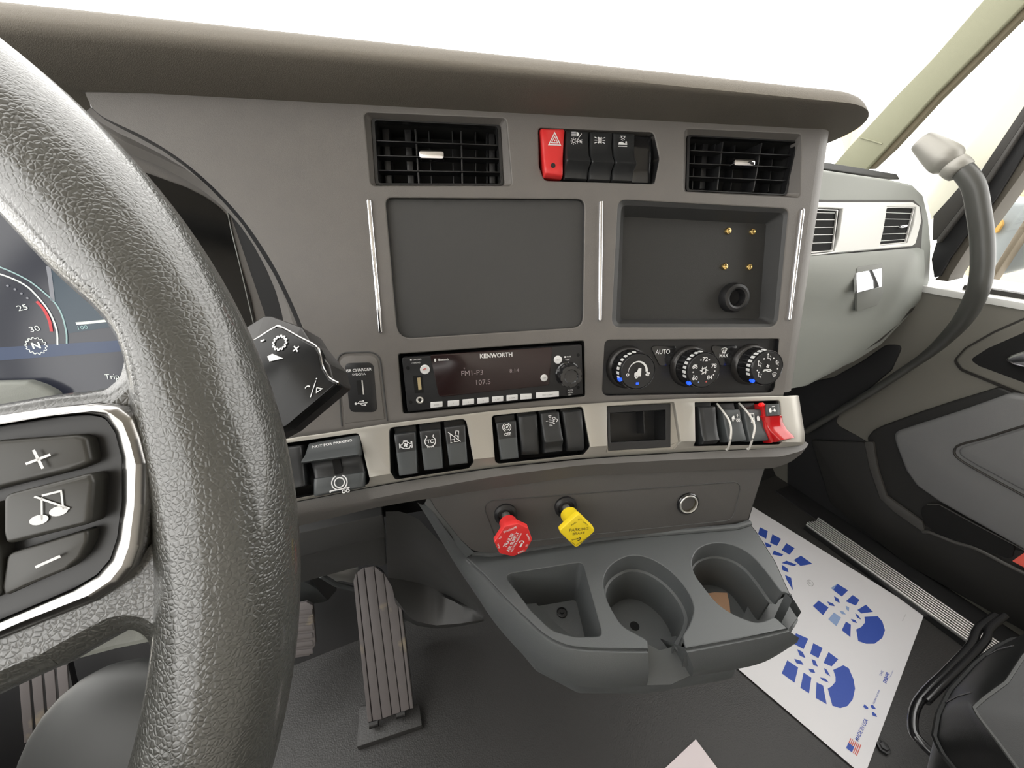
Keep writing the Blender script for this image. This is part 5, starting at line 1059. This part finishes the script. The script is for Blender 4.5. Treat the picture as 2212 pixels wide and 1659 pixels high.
dt('25', (38, 667), (59, 663), 12); dt('30', (64, 713), (85, 709), 12); dt('N', (69, 748), (87, 746), 13, b=.04)
dt('Coolant', (204, 668), (262, 663), 9); dt('180', (223, 680), (245, 677), 9, b=.02); dt('100', (167, 709), (188, 707), 8, 'glowteal'); dt('Trip', (227, 815), (257, 813), 12)
i = Ic(lit, *lit.uv(78, 747, .0006), .0072, 6, .0006, .95); i.gear(0, 0, .92, 14, .09, .16); i.done(clu, 'gear_symbol', 'glow')
i = Ic(lit, *lit.uv(240, 691, .0006), .0026, 0, .0008); i.f([(-1, 0), (0, 1), (1, 0), (0, -1)]); i.done(clu, 'marker', 'glow')
for a in ((16, 617), (32, 625), (46, 634), (59, 644)):
    i = Ic(lit, *lit.uv(*a, .0006), .0009, 0, .0006); i.d(0, 0, 1); i.done(clu, 'gauge_tick', 'glowgrey')
link('lower_lip', prism(lit, rpoly(lit.uvs([(-400, 835), (0, 824), (60, 823), (92, 834), (122, 850), (122, 900), (-400, 960)], .012), .006), .004, .014, .005, 3), 'glove', clu)

# ================================================================== STEERING COLUMN
colm = empty('steering_column', V((-.2, .24, .5)), 'dark grey smooth lower steering column cover beneath the wheel', 'steering column')
KP = CAM + (RX*(300-CX)+RD*(1712-CY)+RF*FPX)*(.235/FPX)
e_ = []
for j in range(0, 19):
    th = .001+(math.pi-.002)*j/18; e_.append([KP + RX*(.070*math.sin(th)*math.cos(a)) + RD*(-.080*math.cos(th)) + RF*(.03*math.sin(th)*math.sin(a)) for a in np.linspace(0, 2*math.pi, 40, endpoint=False)])
link('column_cover', grid(e_, True), 'column', colm, ang=80)
KO = CAM + (RX*(640-CX)+RD*(810-CY)+RF*FPX)*(.235/FPX)
K2 = Fr(KO, RX+RF*-.15, -RD+RF*.25)
sk = empty('shifter_stalk', K2.P(0, -.05), 'glossy black gear selector stalk with white gear symbols beside the wheel', 'gear selector')
link('stalk_body', prism(K2, rpoly(K2.uvs([(520, 740), (556, 713), (589, 692), (605, 693), (654, 711), (669, 717), (686, 744), (727, 794), (735, 826), (735, 832), (623, 926), (480, 1000)], -.012), .002), -.024, -.004, .003, 3), 'satinblk', sk, ang=50)
link('stalk_face', prism(K2, rpoly(K2.uvs([(480, 770), (560, 729), (592, 709), (606, 707), (648, 730), (682, 748), (690, 764), (697, 795), (712, 818), (732, 829), (623, 922), (480, 990)], 0), .002), -.006, .001, .002, 3), 'stalk', sk, ang=50)
link('stalk_edge', tube(smooth([K2.hit(*p, -.001) for p in [(540, 742), (560, 728), (592, 708), (606, 706), (648, 729), (682, 747), (691, 764), (698, 795), (713, 817), (732, 828)]], 4), .0009, 8), 'satin', sk)
i = Ic(K2, *K2.uv(605, 741, .0012), .0046, -8, .0016); i.gear(0, 0, .85, 12, .2, .22); i.done(sk)
i = Ic(K2, *K2.uv(640, 754, .0012), .0024, 40, .0016); i.l([(-1, 0), (1, 0)], .38).l([(0, -1), (0, 1)], .38); i.done(sk)
i = Ic(K2, *K2.uv(568, 736, .0012), .0014, 20, .0016); i.l([(-1, 0), (1, 0)], .8); i.done(sk)
i = Ic(K2, 0, 0, 1, 0, .0016); i.f(K2.uvs([(577, 770), (588, 764), (612, 774), (582, 781)], .0016)); i.done(sk)
i = Ic(K2, *K2.uv(677, 838, .0016), .0058, -10, .0016); i.l([(0, -1), (.0, .8)], .1).l([(.35, .1), (.5, -.4), (1, .1), (.35, .1)], .1).arc(-.6, -.2, .3, 60, 180, .12, 8).d(0, 1, .08); i.done(sk)

# ================================================================== STEERING WHEEL
wC = V((-.285, .151, .9-.091)); tt, ss = 1.032, -.047
wN = V((math.sin(ss), -math.sin(tt)*math.cos(ss), math.cos(tt)*math.cos(ss)))
wA = V((1, 0, 0)) - wN*wN.x; wA.normalize(); wB = wN.cross(wA)
WF = Fr(wC, wA, wB)
sw_ = empty('steering_wheel', wC, 'large dark leather steering wheel with silver-trimmed audio buttons on the spoke', 'steering wheel')
_u, _v = WF.uv(290, 745, 0); a_th = math.atan2(_v, _u) % (2*math.pi)
rings = []; NR = 200; NS = 40
for k in range(NR):
    a = 2*math.pi*k/NR; c = WF.P(math.cos(a)*.225, math.sin(a)*.225, 0); rd_ = WF.ex*math.cos(a)+WF.ey*math.sin(a)
    dk = 1-.36*math.exp(-((a-a_th)/.105)**2)
    rings.append([c + rd_*.021*math.cos(b)*(dk if math.cos(b) < 0 else 1)+WF.ez*.021*math.sin(b) for b in np.linspace(0, 2*math.pi, NS, endpoint=False)])
vs = [p for R_ in rings for p in R_]; fs = [[j*NS+i, j*NS+(i+1) % NS, ((j+1) % NR)*NS+(i+1) % NS, ((j+1) % NR)*NS+i] for j in range(NR) for i in range(NS)]
link('rim', mesh(vs, fs), 'leather', sw_, ang=90)
sp = [(-1200, 1130), (-200, 905), (0, 871), (120, 851), (190, 844), (235, 835), (262, 812), (272, 770), (262, 730), (240, 697), (205, 657), (160, 620), (250, 560), (380, 640), (470, 840), (520, 1050), (520, 1250), (450, 1400), (360, 1480), (331, 1430), (327, 1395), (318, 1374), (300, 1362), (278, 1362), (231, 1388), (202, 1404), (155, 1432), (72, 1468), (0, 1502), (-300, 1640), (-1200, 2000)]
link('spoke', plate(WF, [tuple(p) for p in rpoly(WF.uvs(sp, .006), .004, 3)], [], -.012, .012, .0075), 'leather', sw_, ang=80)
bz = [(-1000, 1060), (0, 893), (120, 876), (200, 868), (250, 873), (285, 900), (303, 945), (317, 1000), (314, 1090), (303, 1180), (285, 1230), (255, 1268), (200, 1305), (100, 1345), (0, 1385), (-1000, 1800)]
bi = [(-600, 1020), (0, 922), (120, 903), (190, 896), (232, 902), (254, 935), (268, 990), (268, 1080), (258, 1160), (243, 1205), (215, 1238), (165, 1268), (90, 1300), (0, 1338), (-600, 1560)]
WZ = .012
bzu = rpoly(WF.uvs(bz, WZ+.006), .004, 4); biu = rpoly(WF.uvs(bi, WZ+.003), .004, 4)
link('pad_bezel', plate(WF, bzu, [biu], WZ-.004, WZ+.006, .0028), 'satin', sw_, ang=60, label='polished silver bezel')
link('button_bay', join(wall(WF, biu, WZ-.003, WZ+.004), prism(WF, biu, WZ-.006, WZ+.0008)), 'black', sw_)
def wb(name, pts, sym, m='wheelkey', h=.006):
    b = link(name, prism(WF, rpoly(WF.uvs(pts, WZ+h), .0022, 4), WZ-.003, WZ+h, .0014, 3), m, sw_, ang=50); sym(b); return b
def ws_plus(b): i = Ic(WF, *WF.uv(83, 992, WZ+.0062), .0030, 12, WZ+.0063); i.l([(-1, 0), (1, 0)], .24).l([(0, -1), (0, 1)], .24); i.done(b)
def ws_min(b): i = Ic(WF, *WF.uv(104, 1213, WZ+.0062), .0030, 12, WZ+.0063); i.l([(-1, 0), (1, 0)], .26); i.done(b)
def ws_note(b):
    i = Ic(WF, 0, 0, 1, 0, WZ+.0074); Z = WZ+.0074
    def U(pts): return WF.uvs([(x/2.7693, 1060+y/2.7693) for x, y in pts], Z)
    i.l(U([(250, 175), (248, 40)]), .00045).l(U([(250, 30), (370, 0)]), .0006).l(U([(378, 110), (365, 0)]), .00045).l(U([(205, 35), (415, 108)]), .00055)
    for c in ((232, 175), (350, 122)): u, v = U([c])[0]; i.f([(u+.0022*math.cos(k*math.pi/8), v+.0014*math.sin(k*math.pi/8)) for k in range(16)])
    i.done(b)
wb('volume_up_button', [(-300, 1010), (0, 950), (163, 938), (186, 944), (198, 1000), (150, 1018), (0, 1055), (-300, 1140)], ws_plus, h=.005)
wb('mute_button', [(4, 1070), (195, 1021), (202, 1040), (193, 1132), (10, 1178), (4, 1150)], ws_note, h=.007)
wb('volume_down_button', [(14, 1197), (191, 1142), (188, 1170), (172, 1205), (140, 1232), (60, 1265), (8, 1290), (2, 1270)], ws_min, h=.005)
wb('left_button', [(-300, 1160), (-14, 1084), (-8, 1150), (-4, 1290), (-300, 1420)], lambda b: None)
link('hub', lathe(WF, 0, 0, [(.085, -.03), (.085, .010), (.075, .018), (.0001, .024)], 48), 'leather', sw_, ang=60)
link('spoke_back', plate(WF, [tuple(p) for p in WF.uvs([(40, 1450), (200, 1370), (300, 1340), (330, 1380), (318, 1392), (240, 1408), (150, 1432), (60, 1470)], -.014)], [], -.020, -.014, .002), 'glove', sw_)
